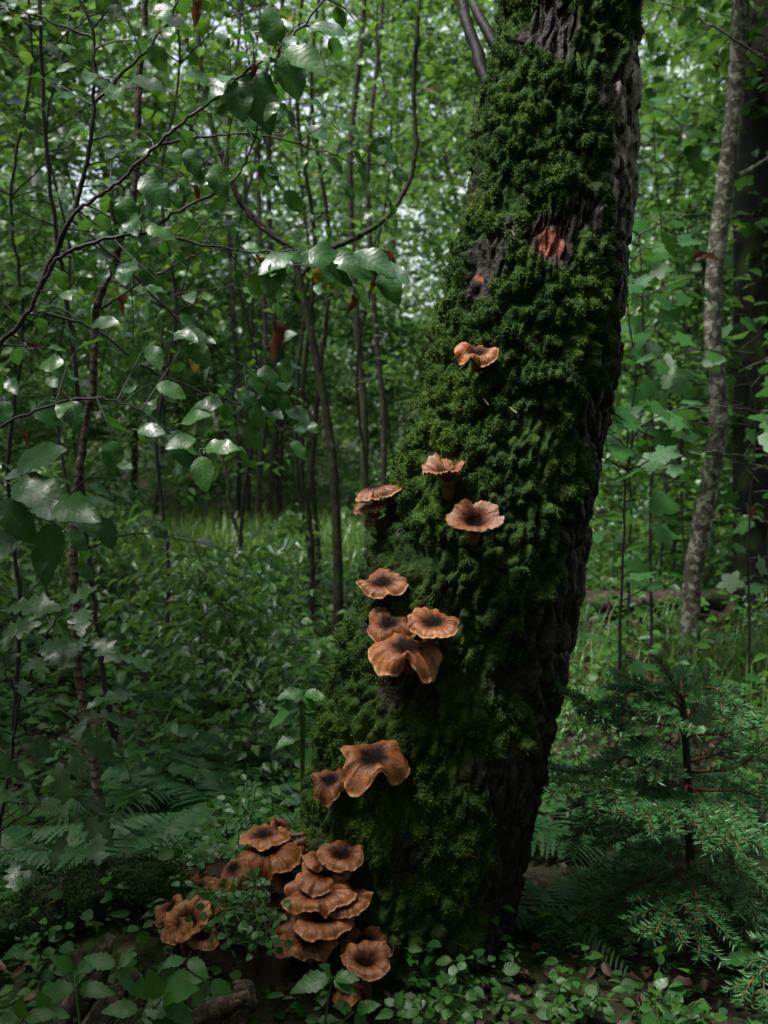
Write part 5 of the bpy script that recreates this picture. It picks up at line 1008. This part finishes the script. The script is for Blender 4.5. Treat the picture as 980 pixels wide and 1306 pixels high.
for k in range(30):
    px = rng.uniform(-60, 400) if k < 20 else rng.choice([735, 770, 965, 1000]) + rng.uniform(-12, 12); d = rng.uniform(2.5, 5.2); sc = rng.uniform(0.5, 1.0) if 130 < px < 380 else rng.uniform(0.7, 1.25)
    if k >= 20: sc *= 0.5
    if k >= 25: continue
    wood_tree('knee', (px - W / 2) / F * d, d, rng.uniform(0, 6.28), sc, 'knee_high_bush', 'knee-high bush amid the herbs on the grass side of the trunk' if px < 490 else 'knee-high bush amid the herbs near the rotting log', 'knee-high bushes')
def bl(x, y):
    if y < 3 : return 'leafy green bush added out of view on the near side to block low sky'
    return 'leafy green bush of the understory beyond the grass patch' if x < -0.05 * y else 'leafy green bush of the understory beyond the rotting log' if x > 0.12 * y else 'leafy green bush of the understory straight behind the mossy trunk'
def tl(x, y):
    if y < 4 : return 'slim leafy young tree added out of view on the near side to block low sky'
    return 'slim leafy young tree of the wood beyond the grass patch' if x < -0.05 * y else 'slim leafy young tree of the wood beyond the rotting log' if x > 0.12 * y else 'slim leafy young tree of the wood straight behind the mossy trunk'
for k in range(46):
    d = rng.uniform(8.0, 20.0); x = rng.uniform(-0.44, 0.44) * d
    wood_tree('low', x, d, rng.uniform(0, 6.28), rng.uniform(0.75, 1.25), 'understory_bush', 'leafy green bush added out of view to block low sky', 'understory bushes')
for (px, d, sc) in [(860, 5.8, 0.75), (960, 6.2, 0.8), (790, 6.6, 0.7), (830, 7.4, 0.9), (30, 6.6, 0.7), (-40, 5.2, 0.7), (120, 7.4, 0.7), (520, 8.4, 0.8), (1020, 5.0, 0.7)]:
    q = P(px, 600, d); wood_tree('low', q[0], d, rng.uniform(0, 6.28), sc, 'understory_bush', 'leafy green bush added out of view to block low sky', 'understory bushes')
for k in range(34):
    d = 7.5 + 17 * rng.random() ** 0.8; x = rng.uniform(-0.5, 0.5) * d
    if abs(x) < 0.04 * d: x += 0.12 * d
    wood_tree('tall', x, d, rng.uniform(0, 6.28), rng.uniform(0.8, 1.25), 'woodland_tree', 'slim leafy young tree added out of view to block low sky', 'young trees of the wood')
for (x, y) in [(-2.6, 4.6), (2.3, 5.6), (-3.8, 7.4), (3.6, 7.6), (1.0, 9.0)]:
    wood_tree('tall', x, y, rng.uniform(0, 6.28), 1.0, 'woodland_tree', 'slim leafy young tree added out of view to block low sky', 'young trees of the wood')
for k in range(46):  # ring of unseen trees added to block low sky around the camera
    a = rng.uniform(R(48), R(312)); r = rng.uniform(3.6, 11.0)
    wood_tree('tall', math.sin(a) * r, math.cos(a) * r, rng.uniform(0, 6.28), rng.uniform(0.8, 1.2), 'woodland_tree', 'slim leafy young tree added out of view to block low sky', 'young trees of the wood')
# tall trees all round the camera make the canopy; most stand unseen, placed for shade
for (x, y, s) in [(9, 9, 1.0), (4.2, 7.4, 0.9), (-10, 9, 1.0), (5.0, 4.6, 0.8), (-6.5, -4.5, 0.9), (3.4, -2.5, 0.95), (0.8, -5.5, 1.0), (2.2, -0.8, 0.7), (5.5, -5.5, 1.0), (-6, -5, 1.0), (-1.2, -8, 1.1), (6.5, 1.5, 0.9), (-7, 2.5, 0.9), (0.2, 27, 1.2), (-12, 22, 1.1), (12, 22, 1.1)]:
    wood_tree('high', x, y, rng.uniform(0, 6.28), s, 'canopy_tree', 'tall dark-stemmed forest tree with high leafy crown', 'tall trees of the forest')
for (x, y, s) in [(0.4, -4.2, 1.1), (2.4, -2.6, 1.0), (3.8, -1.0, 1.0)]:  # added behind the camera to cut the light from the front
    wood_tree('tall', x, y, rng.uniform(0, 6.28), s, 'woodland_tree', 'slim leafy young tree added out of view to block low sky', 'young trees of the wood')
for (x, y, s) in [(-1.8, 0.5, 0.75), (2.0, 0.7, 0.6), (0.9, -1.2, 0.7), (-1.6, -1.2, 0.7)]:  # bushes added out of view to block low sky and darken the ground
    wood_tree('low', x, y, rng.uniform(0, 6.28), s, 'understory_bush', 'leafy green bush added out of view to block low sky', 'understory bushes')
for (x, y, rz) in [(-1.05, -0.15, 0.0), (-1.8, 1.0, 2.0), (0.95, -0.1, 4.0), (0.1, -0.7, 3.0), (-1.7, 2.5, 1.0), (-1.95, 4.0, 5.0), (2.1, 3.9, 0.4), (1.7, 2.7, 2.4), (2.6, 5.2, 1.4)]:  # trees added so their crowns shade the ground and lower trunk
    wood_tree('over', x, y, rz, 1.0, 'shade_tree', 'small added tree with bare stem and high leafy top shading the ground', 'small trees added overhead for shade')
# two trunks with a look of their own
g = gp(990, 600, 4.7); c = grow(np.random.default_rng(1), g - np.array([0, 0, 0.1]), (-0.02, 0, 1), 9.0, 30, 0.05, 0)
o = thing('dark_tree', 'wide black trunk behind the lichened tree at the young maples', 'tree', g); mb = MB(); tube(mb, c, np.linspace(0.165, 0.10, 30) * (1 + 0.06 * fbm(c * 9, 3, 2)), 18); obj('trunk', mb.mesh('trunk', g), MAT['black_bark'], o)
cr = obj('crown', KINDS['high'][0][1], None, o); cr.scale = (0.7, 0.7, 0.7)
for k, (px, d, r, lab) in enumerate([(45, 12.0, 0.07, 'pale birch stem glimmering far behind the shiny shrub'), (66, 13.0, 0.06, 'thinner pale birch stem beside the far birch')]):
    g = gp(px, 600, d); c = grow(np.random.default_rng(5 + k), g - np.array([0, 0, 0.1]), (0.03, 0, 1), 9.0, 24, 0.08, 0); o = thing('birch_tree', lab, 'tree', g); mb = MB(); tube(mb, c, np.linspace(r, r * 0.4, 24), 12); obj('trunk', mb.mesh('trunk', g), MAT['pale_bark'], o)
    cr = obj('crown', KINDS['tall'][k][1], None, o); cr.location = (0, 0, 3.0)
# far wood: one mass of foliage all round the background
g = np.random.default_rng(88); K = 46000; d = g.uniform(20, 32, K); a = g.uniform(-0.62, 0.62, K); z = 0.1 + 11 * g.random(K) ** 1.1
pos = np.stack([np.sin(a) * d, np.cos(a) * d, z], -1); keepm = fbm(pos * 0.55, 5, 3) > -0.12; pos = pos[keepm]; K = len(pos)
al = g.uniform(0, 6.283, K); mb = MB(); scatter(mb, KITE[0], pos, frames(nrm(np.stack([np.cos(al), np.sin(al), g.uniform(-0.6, 0.1, K)], -1)), nrm(np.array([0, 0, 1.0]) + g.normal(0, 0.5, (K, 3)))), g.uniform(0.14, 0.26, K), g.random(K))
obj('far_woodland', mb.mesh('far_woodland'), MAT['wood_leaf'], None, kind='stuff', label='far mass of green woodland foliage', category='woodland')
